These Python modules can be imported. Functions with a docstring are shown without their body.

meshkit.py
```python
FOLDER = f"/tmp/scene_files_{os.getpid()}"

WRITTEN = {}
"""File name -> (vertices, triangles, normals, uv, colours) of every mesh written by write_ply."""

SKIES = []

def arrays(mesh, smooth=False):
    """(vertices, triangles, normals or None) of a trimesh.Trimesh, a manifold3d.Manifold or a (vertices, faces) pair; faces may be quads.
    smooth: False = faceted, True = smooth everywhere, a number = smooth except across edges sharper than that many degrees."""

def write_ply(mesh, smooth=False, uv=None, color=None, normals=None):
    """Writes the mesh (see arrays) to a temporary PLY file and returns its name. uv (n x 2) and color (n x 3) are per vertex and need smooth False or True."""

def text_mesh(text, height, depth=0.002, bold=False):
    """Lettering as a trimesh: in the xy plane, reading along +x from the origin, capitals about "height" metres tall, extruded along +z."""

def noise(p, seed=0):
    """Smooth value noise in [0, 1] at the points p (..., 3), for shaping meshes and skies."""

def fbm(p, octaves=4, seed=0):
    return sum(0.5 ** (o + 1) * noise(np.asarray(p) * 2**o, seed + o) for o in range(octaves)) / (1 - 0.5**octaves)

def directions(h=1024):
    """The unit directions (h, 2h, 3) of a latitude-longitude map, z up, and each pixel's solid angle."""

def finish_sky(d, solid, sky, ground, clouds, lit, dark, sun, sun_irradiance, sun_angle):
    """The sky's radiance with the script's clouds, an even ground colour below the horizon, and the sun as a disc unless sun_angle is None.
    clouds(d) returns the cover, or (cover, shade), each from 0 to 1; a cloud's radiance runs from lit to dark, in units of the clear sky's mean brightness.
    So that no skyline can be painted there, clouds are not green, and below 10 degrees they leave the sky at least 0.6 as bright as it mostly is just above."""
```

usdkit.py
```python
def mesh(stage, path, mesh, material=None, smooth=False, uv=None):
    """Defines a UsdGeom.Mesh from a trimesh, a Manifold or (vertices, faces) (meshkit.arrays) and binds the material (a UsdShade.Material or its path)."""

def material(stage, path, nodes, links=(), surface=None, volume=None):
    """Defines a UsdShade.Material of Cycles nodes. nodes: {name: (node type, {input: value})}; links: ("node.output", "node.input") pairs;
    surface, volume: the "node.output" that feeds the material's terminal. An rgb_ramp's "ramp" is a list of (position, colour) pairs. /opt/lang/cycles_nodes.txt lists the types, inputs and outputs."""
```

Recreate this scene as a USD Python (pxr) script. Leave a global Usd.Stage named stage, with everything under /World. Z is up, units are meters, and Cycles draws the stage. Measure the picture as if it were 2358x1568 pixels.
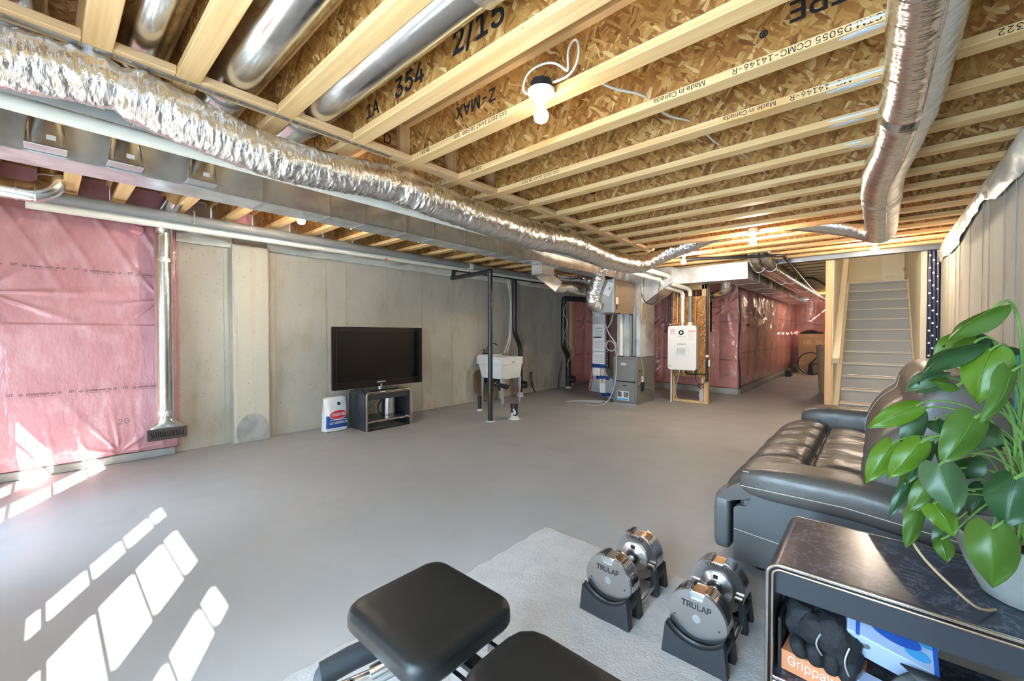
import math, random
import numpy as np, trimesh, usdkit, meshkit
from shapely.geometry import Polygon, Point
from shapely import affinity
from pxr import Usd, UsdGeom, UsdLux, UsdShade, Gf, Sdf, Vt

stage = Usd.Stage.CreateInMemory()
UsdGeom.SetStageUpAxis(stage, 'Z'); UsdGeom.SetStageMetersPerUnit(stage, 1.0)
stage.DefinePrim('/World', 'Xform')
rng = np.random.default_rng(7)
PI = math.pi

# ------------------------------------------------------------------ camera, sky, sun, window light, exposure
YAW, PITCH, FPX, CAM = 0.7221, -0.01583, 951.5, np.array([0, 0, 1.25])
Fw = np.array([-math.sin(YAW)*math.cos(PITCH), math.cos(YAW)*math.cos(PITCH), math.sin(PITCH)])
Rt = np.array([math.cos(YAW), math.sin(YAW), 0.0]); Up = np.cross(Rt, Fw)
cam = UsdGeom.Camera.Define(stage, '/World/camera')
m = np.eye(4); m[0, :3], m[1, :3], m[2, :3], m[3, :3] = Rt, Up, -Fw, CAM
cam.AddTransformOp().Set(Gf.Matrix4d(m.tolist()))
cam.CreateHorizontalApertureAttr(36.0); cam.CreateVerticalApertureAttr(36.0*1568/2358)
cam.CreateFocalLengthAttr(FPX/2358*36); cam.CreateClippingRangeAttr((0.05, 200.0)); cam.CreateFStopAttr(0.0)
cam.CreateExposureAttr(0.50)
SUN_I, SKY_I, WIN_I, BULB_I, BULB_C = 17.0, 2.0, 32.0, 760.0, (1.0, 0.84, 0.65)

def aim(prim, pos, d):
    """places a light at pos so that its local -Z axis points along d"""
    z = -np.array(d, float); z /= np.linalg.norm(z)
    x = np.cross([0, 0, 1.0], z)
    x = np.array([1.0, 0, 0]) if np.linalg.norm(x) < 1e-6 else x/np.linalg.norm(x)
    y = np.cross(z, x); q = np.eye(4); q[0, :3], q[1, :3], q[2, :3], q[3, :3] = x, y, z, pos
    UsdGeom.Xformable(prim).AddTransformOp().Set(Gf.Matrix4d(q.tolist()))

sun = UsdLux.DistantLight.Define(stage, '/World/sun')
sun.CreateIntensityAttr(SUN_I); sun.CreateNormalizeAttr(True); sun.CreateAngleAttr(0.53); sun.CreateColorAttr(Gf.Vec3f(1.0, 0.95, 0.86))
aim(sun, (0, -6, 6), (-0.872, 0.489, -0.80))
sky = UsdLux.DomeLight.Define(stage, '/World/sky')
sky.CreateIntensityAttr(SKY_I); sky.CreateColorAttr(Gf.Vec3f(0.53, 0.77, 1.0))
# daylight entering by the windows and the glazed door of the rear wall (x0, x1, z0, z1)
YB = -0.72
PANES = [(-1.60, -1.375, 1.05, 2.09), (-1.08, -0.51, 0.12, 2.09), (-0.20, 0.06, 0.12, 2.09), (-3.78, -3.38, 0.1, 1.80), (-4.44, -4.08, 0.1, 1.46)]
for i, (x0, x1, z0, z1) in enumerate(PANES):
    l = UsdLux.RectLight.Define(stage, f'/World/window_daylight_{i+1:03d}')
    l.CreateWidthAttr(x1-x0); l.CreateHeightAttr(z1-z0); l.CreateIntensityAttr(WIN_I*(1.15 if i < 3 else .5)); l.CreateColorAttr(Gf.Vec3f(0.53, 0.77, 1.0))
    aim(l, ((x0+x1)/2, YB-0.30, (z0+z1)/2), (0, 1, 0))

# ------------------------------------------------------------------ mesh helpers
def cat(*ms):
    ms = [x for m_ in ms for x in (m_ if isinstance(m_, list) else [m_])]
    return trimesh.util.concatenate(ms) if len(ms) > 1 else ms[0]

def box(x0, x1, y0, y1, z0, z1, c=0.0):
    """axis-aligned box, its edges cut by c"""
    lo, hi = np.array([x0, y0, z0]), np.array([x1, y1, z1])
    if c <= 0:
        b = trimesh.creation.box(hi-lo); b.apply_translation((lo+hi)/2); return b
    c = min(c, (hi-lo).min()*0.45); pts = []
    for s in np.ndindex(2, 2, 2):
        for k in range(3):
            p = np.where(np.array(s) == 1, hi, lo).astype(float)
            for j in range(3):
                if j != k: p[j] += -c if s[j] else c
            pts.append(p)
    return trimesh.convex.convex_hull(np.array(pts))

def frames(P):
    P = np.asarray(P, float); T = np.gradient(P, axis=0); T /= np.linalg.norm(T, axis=1, keepdims=True)+1e-12
    n = np.cross(T[0], [0, 0, 1.0]); n = np.cross(T[0], [1.0, 0, 0]) if np.linalg.norm(n) < 0.1 else n
    N = []
    for t in T:
        n = n-t*(n@t); n /= np.linalg.norm(n); N.append(n)
    N = np.array(N); return T, N, np.cross(T, N)

def tube(P, r, n=12, caps=True, disp=None):
    """swept pipe; r a number or one radius per point; disp(i_frac_length, angle) -> radius offset"""
    P = np.asarray(P, float); T, N, B = frames(P); a = np.arange(n)*2*PI/n
    R = np.broadcast_to(r, (len(P),)).astype(float)[:, None]*np.ones(n)
    if disp is not None:
        s = np.r_[0, np.cumsum(np.linalg.norm(np.diff(P, axis=0), axis=1))]
        R = R+disp(s[:, None]*np.ones(n), np.ones((len(P), 1))*a)
    V = P[:, None]+R[..., None]*(np.cos(a)[None, :, None]*N[:, None]+np.sin(a)[None, :, None]*B[:, None])
    V = V.reshape(-1, 3); i, j = np.meshgrid(np.arange(len(P)-1), np.arange(n), indexing='ij')
    q = np.stack([i*n+j, i*n+(j+1) % n, (i+1)*n+(j+1) % n, (i+1)*n+j], -1).reshape(-1, 4)
    f = np.vstack([q[:, [0, 1, 2]], q[:, [0, 2, 3]]])
    if caps:
        k = len(V); V = np.vstack([V, P[:1], P[-1:]]); jj = np.arange(n); e = (len(P)-1)*n
        f = np.vstack([f, np.c_[np.full(n, k), (jj+1) % n, jj], np.c_[np.full(n, k+1), e+jj, e+(jj+1) % n]])
    return trimesh.Trimesh(V, f, process=False)

def cyl(p0, p1, r, n=20, r1=None):
    return tube([p0, p1], [r, r if r1 is None else r1], n)

def spline(pts, k=60, closed=False):
    from scipy.interpolate import CubicSpline
    p = np.array(pts, float)
    if closed: p = np.vstack([p, p[:1]])
    d = np.r_[0, np.cumsum(np.linalg.norm(np.diff(p, axis=0), axis=1)**0.7)]
    t = np.linspace(0, d[-1], k, endpoint=not closed)
    return CubicSpline(d, p, bc_type='periodic' if closed else 'natural')(t)

def round_path(pts, r=0.06, k=6):
    """polyline with rounded corners"""
    pts = [np.array(p, float) for p in pts]; out = [pts[0]]
    for a, b, c in zip(pts, pts[1:], pts[2:]):
        u, v = a-b, c-b; lu, lv = np.linalg.norm(u), np.linalg.norm(v); q = min(r, lu*0.45, lv*0.45)
        p0, p1 = b+u/lu*q, b+v/lv*q
        for t in np.linspace(0, 1, k): out.append((1-t)**2*p0+2*t*(1-t)*b+t*t*p1)
    out.append(pts[-1]); return np.array(out)

def lathe(prof, c=(0, 0, 0), n=32, axis='z'):
    """prof: (radius, height) pairs, revolved about the axis through c"""
    prof = np.array(prof, float); a = np.arange(n)*2*PI/n
    V = np.stack([prof[:, None, 0]*np.cos(a), prof[:, None, 0]*np.sin(a), prof[:, None, 1]*np.ones(n)], -1).reshape(-1, 3)
    k = len(prof); i, j = np.meshgrid(np.arange(k-1), np.arange(n), indexing='ij')
    q = np.stack([i*n+j, i*n+(j+1) % n, (i+1)*n+(j+1) % n, (i+1)*n+j], -1).reshape(-1, 4)
    f = np.vstack([q[:, [0, 1, 2]], q[:, [0, 2, 3]]])
    if axis == 'y': V = V[:, [0, 2, 1]]*[1, 1, -1]
    if axis == 'x': V = V[:, [2, 1, 0]]*[1, 1, -1]
    m_ = trimesh.Trimesh(V+np.array(c), f, process=True); m_.fix_normals(); return m_

def prism(poly, o, u, v, w, d):
    """a shapely polygon or list of (a, b) laid at o + a u + b v and extruded by d along w"""
    if not hasattr(poly, 'exterior'): poly = Polygon(poly)
    if hasattr(poly, 'geoms'): return cat([prism(g, o, u, v, w, d) for g in poly.geoms])
    m_ = trimesh.creation.extrude_polygon(poly, d, engine='earcut')
    M = np.array([u, v, w], float); V = m_.vertices @ M+np.array(o, float); f = m_.faces
    if np.linalg.det(M) < 0: f = f[:, ::-1]
    return trimesh.Trimesh(V, f, process=False)

def rrect(w, h, r, n=5):
    return Polygon([(r, r), (w-r, r), (w-r, h-r), (r, h-r)]).buffer(r, quad_segs=n)

def pillow(x0, x1, y0, y1, z0, z1, e=0.35, e2=None, n=28):
    """puffed box (superellipsoid)"""
    e2 = e if e2 is None else e2
    a, b = np.linspace(-PI/2, PI/2, n), np.linspace(-PI, PI, 2*n, endpoint=False); A, B_ = np.meshgrid(a, b, indexing='ij')
    sg = lambda x, p: np.sign(x)*np.abs(x)**p
    V = np.stack([sg(np.cos(A), e2)*sg(np.cos(B_), e), sg(np.cos(A), e2)*sg(np.sin(B_), e), sg(np.sin(A), e2)], -1)
    lo, hi = np.array([x0, y0, z0]), np.array([x1, y1, z1]); V = (V*(hi-lo)/2+(lo+hi)/2).reshape(-1, 3)
    k = 2*n; i, j = np.meshgrid(np.arange(n-1), np.arange(k), indexing='ij')
    q = np.stack([i*k+j, i*k+(j+1) % k, (i+1)*k+(j+1) % k, (i+1)*k+j], -1).reshape(-1, 4)
    return trimesh.Trimesh(V, np.vstack([q[:, [0, 1, 2]], q[:, [0, 2, 3]]]), process=False)

def slab(fn, nu, nv, back):
    """solid sheet: fn(u, v) gives its front (u, v arrays from 0 to 1), back is the offset to its rear face"""
    u, v = np.meshgrid(np.linspace(0, 1, nu), np.linspace(0, 1, nv), indexing='ij')
    A = np.stack(np.broadcast_arrays(*fn(u, v)), -1).reshape(-1, 3); n = len(A)
    B = A+(np.array(back, float) if np.ndim(back) == 1 else back.reshape(-1, 3))
    i, j = np.meshgrid(np.arange(nu-1), np.arange(nv-1), indexing='ij')
    q = np.stack([i*nv+j, (i+1)*nv+j, (i+1)*nv+j+1, i*nv+j+1], -1).reshape(-1, 4)
    rim = np.r_[np.arange(nv), np.arange(1, nu)*nv+nv-1, (nu-1)*nv+np.arange(nv-2, -1, -1), np.arange(nu-2, -1, -1)*nv]
    s = np.stack([rim[:-1], rim[1:], rim[1:]+n, rim[:-1]+n], -1)
    q = np.vstack([q, q[:, ::-1]+n, s])
    m_ = trimesh.Trimesh(np.vstack([A, B]), np.vstack([q[:, [0, 1, 2]], q[:, [0, 2, 3]]]), process=False)
    m_.fix_normals(); return m_

def text(s, h, o, right, up, bold=False, width=None, depth=0.0006):
    """lettering standing at o, reading along right; width squeezes or stretches the line to that length"""
    t = meshkit.text_mesh(s, h, depth, bold)
    v = t.vertices-[t.bounds[0][0], 0, 0]
    if width: v[:, 0] *= width/v[:, 0].max()
    right, up = np.array(right, float), np.array(up, float)
    return trimesh.Trimesh(v @ np.array([right, up, np.cross(right, up)])+np.array(o, float), t.faces, process=False)

def ell(c, r, n=2):
    s = trimesh.creation.icosphere(n); s.vertices = s.vertices*np.array(r)+np.array(c); return s

def turn(mesh, ang, axis, at):
    mesh = mesh.copy(); mesh.apply_transform(trimesh.transformations.rotation_matrix(ang, axis, at)); return mesh

# ------------------------------------------------------------------ scene helpers
used = {}
def numbered(parent, name):
    k = used.get((parent, name), 0); used[(parent, name)] = k+1
    return f'{parent}/{name}' + (f'_{k:03d}' if k else '')

class Node:
    def __init__(s, path, base): s.path, s.base = path, np.array(base, float)
def meta(prim, **kw):
    for k, v in kw.items():
        if v: prim.SetCustomDataByKey(k, v)
def thing(name, label, category, base=(0, 0, 0), group=None, kind=None):
    p = numbered('/World', name); x = UsdGeom.Xform.Define(stage, p); x.AddTranslateOp().Set(Gf.Vec3d(*map(float, base)))
    meta(x.GetPrim(), label=label, category=category, group=group, kind=kind); return Node(p, base)
def part(parent, name, mesh, mat, smooth=False, label=None, kind=None, path=None):
    """a mesh given in world coordinates, as a child of parent (a Node)"""
    if isinstance(mesh, list): mesh = cat(mesh)
    p = path or numbered(parent.path, name); v, f, n = meshkit.arrays(mesh, smooth)
    mesh2 = UsdGeom.Mesh.Define(stage, p); mesh2.CreatePointsAttr(Vt.Vec3fArray.FromNumpy((v-parent.base).astype(np.float32)))
    mesh2.CreateFaceVertexCountsAttr(Vt.IntArray.FromNumpy(np.full(len(f), 3, np.int32)))
    mesh2.CreateFaceVertexIndicesAttr(Vt.IntArray.FromNumpy(f.astype(np.int32).ravel())); mesh2.CreateSubdivisionSchemeAttr('none')
    if n is not None: mesh2.CreateNormalsAttr(Vt.Vec3fArray.FromNumpy(n.astype(np.float32))); mesh2.SetNormalsInterpolation('vertex')
    UsdShade.MaterialBindingAPI.Apply(mesh2.GetPrim()).Bind(UsdShade.Material.Get(stage, M[mat]))
    meta(mesh2.GetPrim(), label=label, kind=kind); return Node(p, parent.base)
def single(name, mesh, mat, label, category, smooth=False, group=None, kind=None):
    if isinstance(mesh, list): mesh = cat(mesh)
    base = np.array([*(mesh.bounds.mean(0)[:2]), mesh.bounds[0][2]]); p = numbered('/World', name)
    x = part(Node('/World', (0, 0, 0)), name, trimesh.Trimesh(mesh.vertices-base, mesh.faces, process=False), mat, smooth, path=p)
    pr = stage.GetPrimAtPath(x.path); UsdGeom.Xformable(pr).AddTranslateOp().Set(Gf.Vec3d(*map(float, base)))
    meta(pr, label=label, category=category, group=group, kind=kind); x.base = base; return x
def copy(node, base, label, group=None):
    src = stage.GetPrimAtPath(node.path); cd = src.GetCustomData()
    n = thing(src.GetName(), label, cd['category'], base, group); pr = stage.GetPrimAtPath(n.path)
    pr.GetReferences().AddInternalReference(src.GetPath()); pr.SetInstanceable(True)
    return n
def struct(name, label=None):
    x = UsdGeom.Xform.Define(stage, '/World/'+name); meta(x.GetPrim(), kind='structure', label=label); used[('/World', name)] = 1
    return Node('/World/'+name, (0, 0, 0))

# ------------------------------------------------------------------ materials
M = {}
def raw(name, nodes, links, surface='p.BSDF'):
    M[name] = f'/World/Looks/{name}'; usdkit.material(stage, M[name], nodes, links, surface=surface)
def pbr(name, color, rough=0.5, metal=0.0, bump=None, vary=None, specks=None, blotch=None, rvary=None, **extra):
    """plain material; bump = (noise scale xyz, strength, distance, detail); vary = (scale xyz, second colour, from, to);
    specks = (scale, colour, size); blotch = (scale xyz, colour, from, to, amount)"""
    n = {'p': ('principled_bsdf', {'base_color': color, 'roughness': rough, 'metallic': metal, **extra}), 'g': ('geometry', {})}
    L = []; last = None
    def noise(key, sc, det=3.0, ro=0.55):
        n[key+'m'] = ('mapping', {'scale': sc if np.ndim(sc) else (sc,)*3}); n[key] = ('noise_texture', {'scale': 1.0, 'detail': det, 'roughness': ro})
        L.extend([('g.position', key+'m.vector'), (key+'m.vector', key+'.vector')]); return key+'.fac'
    if vary:
        f = noise('va', vary[0]); n['vr'] = ('map_range', {'from_min': vary[2], 'from_max': vary[3]}); n['vx'] = ('mix', {'color1': color, 'color2': vary[1]})
        L += [(f, 'vr.value'), ('vr.result', 'vx.fac')]; last = 'vx.color'
    if blotch:
        f = noise('bl', blotch[0], 5.0, 0.6); n['br'] = ('map_range', {'from_min': blotch[2], 'from_max': blotch[3], 'to_max': blotch[4]}); n['bx'] = ('mix', {'color1': color, 'color2': blotch[1]})
        L += [(f, 'br.value'), ('br.result', 'bx.fac')] + ([(last, 'bx.color1')] if last else []); last = 'bx.color'
    if specks:
        n['sm'] = ('mapping', {'scale': (specks[0],)*3}); n['sv'] = ('voronoi_texture', {'scale': 1.0}); n['sr'] = ('map_range', {'from_min': specks[2], 'from_max': specks[2]*0.5})
        n['sx'] = ('mix', {'color1': color, 'color2': specks[1]})
        L += [('g.position', 'sm.vector'), ('sm.vector', 'sv.vector'), ('sv.distance', 'sr.value'), ('sr.result', 'sx.fac')] + ([(last, 'sx.color1')] if last else []); last = 'sx.color'
    if last: L.append((last, 'p.base_color'))
    if rvary:
        f = noise('rv', rvary[0]); n['rr'] = ('map_range', {'from_min': 0.3, 'from_max': 0.7, 'to_min': rvary[1], 'to_max': rvary[2]}); L += [(f, 'rr.value'), ('rr.result', 'p.roughness')]
    if bump:
        f = noise('bu', bump[0], bump[3] if len(bump) > 3 else 4.0); n['b'] = ('bump', {'strength': bump[1], 'distance': bump[2]}); L += [(f, 'b.height'), ('b.normal', 'p.normal')]
        if extra.get('coat_weight'): L.append(('b.normal', 'p.coat_normal'))
    raw(name, n, L)

pbr('concrete_wall', (.52, .495, .42), .85, vary=((1.3, 1.1, .8), (.43, .41, .35), .35, .65), blotch=((6, 5, 2.2), (.38, .34, .25), .53, .68, .65), specks=(17, (.27, .25, .20), .13), bump=((40, 40, 40), .45, .005))
pbr('concrete_rust', (.53, .50, .41), .85, vary=((7, 7, .35), (.50, .41, .24), .55, .75), specks=(19, (.28, .26, .21), .13), bump=((40, 40, 40), .4, .004))
pbr('concrete_floor', (.38, .385, .39), .5, vary=((.8, .8, 1), (.335, .34, .345), .35, .65), blotch=((2.2, 5, 1), (.31, .31, .305), .52, .75, .55), specks=(2.3, (.28, .27, .26), .028), bump=((6, 6, 6), .12, .004), rvary=((1.5, 1.5, 1.5), .38, .6))
pbr('curb_concrete', (.40, .40, .38), .9, vary=((5, 5, 5), (.27, .265, .25), .4, .65), bump=((50, 50, 50), .5, .004))
pbr('seam_concrete', (.40, .38, .32), .9, bump=((60, 60, 25), .6, .004))
# lumber: one material per direction of the grain
def lumber(name, sc, a, b, stain, sst):
    pbr(name, a, .62, vary=(sc, b, .38, .66), blotch=(sst, stain, .60, .66, .75), specks=(4.2, (.34, .17, .06), .055), bump=(sc, .12, .002))
lumber('lumber_across', (1.2, 38, 38), (.74, .49, .225), (.64, .385, .155), (.66, .36, .12), (1.3, 2.3, 2.3))
lumber('lumber_along', (38, 1.2, 38), (.70, .46, .24), (.62, .38, .18), (.60, .32, .12), (2.3, 1.3, 2.3))
lumber('lumber_upright', (38, 38, 1.2), (.70, .47, .25), (.60, .37, .17), (.58, .32, .13), (2.3, 2.3, 1.3))
# oriented strand board: two layers of long flakes lying at different angles
def osb(name, plane, tone=1.0):
    """plane 'xz' or 'xy': flakes lie flat in it, four overlapping layers at different angles"""
    n = {'g': ('geometry', {}), 'sx': ('separate_xyz', {}), 'cx': ('combine_xyz', {}), 'p': ('principled_bsdf', {'roughness': .62}), 'wn': ('noise_texture', {'scale': 9.0, 'detail': 2.0}), 'wa': ('vector_math', {'math_type': 'multiply_add', 'vector2': (.05, .05, .05)})}
    L = [('g.position', 'wn.vector'), ('wn.color', 'wa.vector1'), ('g.position', 'wa.vector3'), ('wa.vector', 'sx.vector'), ('sx.x', 'cx.x'), ('sx.z' if plane == 'xz' else 'sx.y', 'cx.y')]
    # a slice index per joist keeps neighbouring webs different
    if plane == 'xz':
        n['sy'] = ('math', {'math_type': 'multiply', 'value2': 3.7}); n['fl'] = ('math', {'math_type': 'round'}); n['f2'] = ('math', {'math_type': 'multiply', 'value2': 17.3}); L += [('sx.y', 'sy.value1'), ('sy.value', 'fl.value1'), ('fl.value', 'f2.value1'), ('f2.value', 'cx.z')]
    ramp = [(0, (.185, .060, .010)), (.14, (.26, .098, .018)), (.4, (.36, .155, .030)), (.7, (.43, .205, .046)), (.9, (.50, .275, .080)), (1, (.62, .41, .17))]
    ramp = [(p_, tuple(c*tone for c in col)) for p_, col in ramp]; prev = None; hprev = None
    for k, (ang, sc, th) in enumerate([(.25, 1.0, -1), (1.25, 1.1, .50), (-.7, .95, .55), (2.0, 1.25, .62), (.75, 1.6, .72)]):
        n[f'm{k}'] = ('mapping', {'rotation': (0, 0, ang), 'location': (k*3.3, k*1.7, 0)}); n[f't{k}'] = ('mapping', {'scale': (9*sc, 42*sc, 1)})
        n[f'v{k}'] = ('voronoi_texture', {'scale': 1.0, 'randomness': .95}); n[f's{k}'] = ('separate_color', {}); n[f'r{k}'] = ('rgb_ramp', {'ramp': ramp})
        n[f'h{k}'] = ('mapping', {'scale': (12, 260, 1)}); n[f'n{k}'] = ('noise_texture', {'scale': 1.0, 'detail': 2.0}); n[f'q{k}'] = ('map_range', {'from_min': .3, 'from_max': .7, 'to_min': .80, 'to_max': 1.14}); n[f'x{k}'] = ('mix', {'mix_type': 'multiply', 'fac': 1.0})
        L += [('cx.vector', f'm{k}.vector'), (f'm{k}.vector', f't{k}.vector'), (f't{k}.vector', f'v{k}.vector'), (f'v{k}.color', f's{k}.color'), (f's{k}.r', f'r{k}.fac'), (f'm{k}.vector', f'h{k}.vector'), (f'h{k}.vector', f'n{k}.vector'), (f'n{k}.fac', f'q{k}.value'), (f'r{k}.color', f'x{k}.color1'), (f'q{k}.result', f'x{k}.color2')]
        if prev is None: prev, hprev = f'x{k}.color', f's{k}.b'; continue
        n[f'c{k}'] = ('math', {'math_type': 'greater_than', 'value2': th}); n[f'y{k}'] = ('mix', {}); n[f'z{k}'] = ('mix_float', {})
        L += [(f's{k}.g', f'c{k}.value1'), (f'c{k}.value', f'y{k}.fac'), (prev, f'y{k}.color1'), (f'x{k}.color', f'y{k}.color2'), (f'c{k}.value', f'z{k}.fac'), (hprev, f'z{k}.a'), (f's{k}.b', f'z{k}.b')]; prev, hprev = f'y{k}.color', f'z{k}.result'
    n['b'] = ('bump', {'strength': .45, 'distance': .003}); L += [(prev, 'p.base_color'), (hprev, 'b.height'), ('b.normal', 'p.normal')]
    raw(name, n, L)
osb('strand_board', 'xz'); osb('strand_board_deck', 'xy', .85)
pbr('galvanized', (.74, .75, .74), .3, .82, vary=((5, 2, 5), (.66, .67, .66), .4, .6), rvary=((3, 3, 3), .24, .42), bump=((3.5, 2.0, 3.5), .3, .02, 2.0))
pbr('galvanized_round', (.82, .83, .83), .17, 1.0, rvary=((4, 4, 4), .13, .25), bump=((3, 3, 3), .08, .02, 2.0))
pbr('galvanized_dull', (.60, .61, .61), .40, 1.0, rvary=((4, 4, 4), .35, .5))
pbr('steel_beam', (.22, .22, .225), .38, 1.0, rvary=((2, 8, 8), .3, .55))
pbr('foil', (.88, .88, .88), .14, 1.0, bump=((20, 62, 20), .7, .012, 5.0), rvary=((15, 15, 15), .09, .22))
pbr('foil_soft', (.86, .86, .87), .15, 1.0, bump=((12, 75, 12), .5, .006, 4.0), rvary=((9, 9, 9), .1, .2))
pbr('foil_smooth', (.84, .84, .85), .14, 1.0, bump=((9, 9, 9), .35, .01, 3.0))
pbr('pvc_grey', (.20, .21, .215), .42); pbr('pvc_white', (.72, .70, .62), .38); pbr('abs_black', (.018, .019, .022), .34)
pbr('white_residue', (.62, .62, .60), .9, bump=((60, 60, 60), .8, .01))
PINK = dict(vary=((2.2, 2.2, 2.2), (.57, .27, .31), .35, .65), blotch=((5, 5, 3), (.74, .50, .53), .52, .74, .7), coat_weight=.9, coat_roughness=.07, specular_ior_level=.25)
pbr('pink_insulation', (.64, .335, .375), .7, bump=((9, 9, 4), .45, .04, 4.0), **PINK)
pbr('pink_insulation_far', (.66, .31, .285), .7, vary=((2.2, 2.2, 2.2), (.57, .235, .215), .35, .65), blotch=((5, 5, 3), (.74, .44, .41), .55, .8, .6), coat_weight=1., coat_roughness=.09, bump=((6, 6, 4), .4, .05, 3.0))
pbr('pink_batt', (.72, .30, .33), .95, bump=((50, 50, 50), .9, .02))
pbr('print_ink', (.10, .05, .06), .6); pbr('print_black', (.012, .013, .016), .65); pbr('print_grey', (.20, .12, .13), .7)
pbr('poly_membrane', (.74, .71, .62), .42, vary=((3, 3, 6), (.64, .61, .52), .4, .65), bump=((6, 6, 12), .4, .02))
pbr('rim_white', (.52, .45, .40), .6)
pbr('drywall', (.66, .60, .47), .75, vary=((2, 2, 2), (.60, .54, .42), .4, .7)); pbr('paint_cream', (.76, .66, .47), .6); pbr('door_paint', (.82, .74, .57), .45)
pbr('stair_paint', (.42, .415, .40), .6); pbr('stair_tread', (.60, .575, .52), .5)
pbr('white_plastic', (.80, .79, .76), .35); pbr('porcelain', (.86, .83, .76), .25); pbr('tub_white', (.82, .82, .79), .3)
pbr('heater_white', (.78, .78, .75), .28); pbr('label_white', (.75, .75, .73), .6); pbr('label_red', (.55, .04, .05), .5); pbr('label_blue', (.07, .36, .70), .5); pbr('label_pink', (.70, .5, .42), .6)
pbr('furnace_grey', (.215, .215, .205), .36, .35); pbr('furnace_panel', (.27, .27, .255), .33, .35); pbr('unit_grey', (.42, .43, .42), .4, .4)
pbr('register_brown', (.060, .042, .042), .45)
pbr('unit_brown', (.20, .145, .085), .5, .2)
pbr('steel_grey_paint', (.40, .43, .46), .45); pbr('black_plastic', (.012, .012, .013), .4); pbr('rubber_black', (.02, .022, .025), .55)
pbr('screen_glass', (.003, .003, .004), .08); pbr('bezel_black', (.006, .004, .005), .12); pbr('clear_grey', (.45, .45, .46), .3)
pbr('copper', (.72, .32, .17), .3, 1.0); pbr('brass', (.70, .52, .22), .3, 1.0); pbr('chrome', (.80, .80, .82), .09, 1.0); pbr('brushed_steel', (.66, .67, .69), .24, 1.0)
pbr('console_black', (.030, .032, .040), .22, specular_ior_level=.6); pbr('trim_gold', (.78, .62, .48), .18, 1.0)
n_ = {'g': ('geometry', {}), 'w': ('noise_texture', {'scale': 4.0, 'detail': 5.0}), 'a': ('vector_math', {'math_type': 'multiply_add', 'vector2': (.5, .5, .5)}), 'v': ('noise_texture', {'scale': 7.0, 'detail': 7.0, 'roughness': .65}),
      's': ('math', {'math_type': 'subtract', 'value2': .5}), 'ab': ('math', {'math_type': 'absolute'}), 'r': ('rgb_ramp', {'ramp': [(0, (.13, .15, .20)), (.010, (.055, .068, .10)), (.04, (.026, .034, .054)), (.5, (.014, .019, .032)), (1, (.014, .019, .032))]}),
      'p': ('principled_bsdf', {'roughness': .24, 'specular_ior_level': .4})}
raw('console_top_marble', n_, [('g.position', 'w.vector'), ('w.color', 'a.vector1'), ('g.position', 'a.vector3'), ('a.vector', 'v.vector'), ('v.fac', 's.value1'), ('s.value', 'ab.value1'), ('ab.value', 'r.fac'), ('r.color', 'p.base_color')])
pbr('leather', (.105, .092, .082), .36, vary=((4, 4, 4), (.085, .075, .068), .4, .65), bump=((34, 34, 34), .28, .006, 5.0), rvary=((9, 9, 9), .3, .45))
pbr('leather_side', (.095, .097, .10), .42, vary=((3, 3, 3), (.105, .105, .105), .4, .65), bump=((60, 60, 60), .15, .003))
pbr('thread', (.50, .46, .40), .8); pbr('vinyl_black', (.009, .009, .009), .42, specular_ior_level=.3, bump=((90, 90, 90), .1, .002))
pbr('rug_pile', (.47, .445, .43), .95, vary=((9, 9, 9), (.41, .39, .38), .4, .65), bump=((120, 120, 120), .6, .006, 4.0), sheen_weight=.3)
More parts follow.
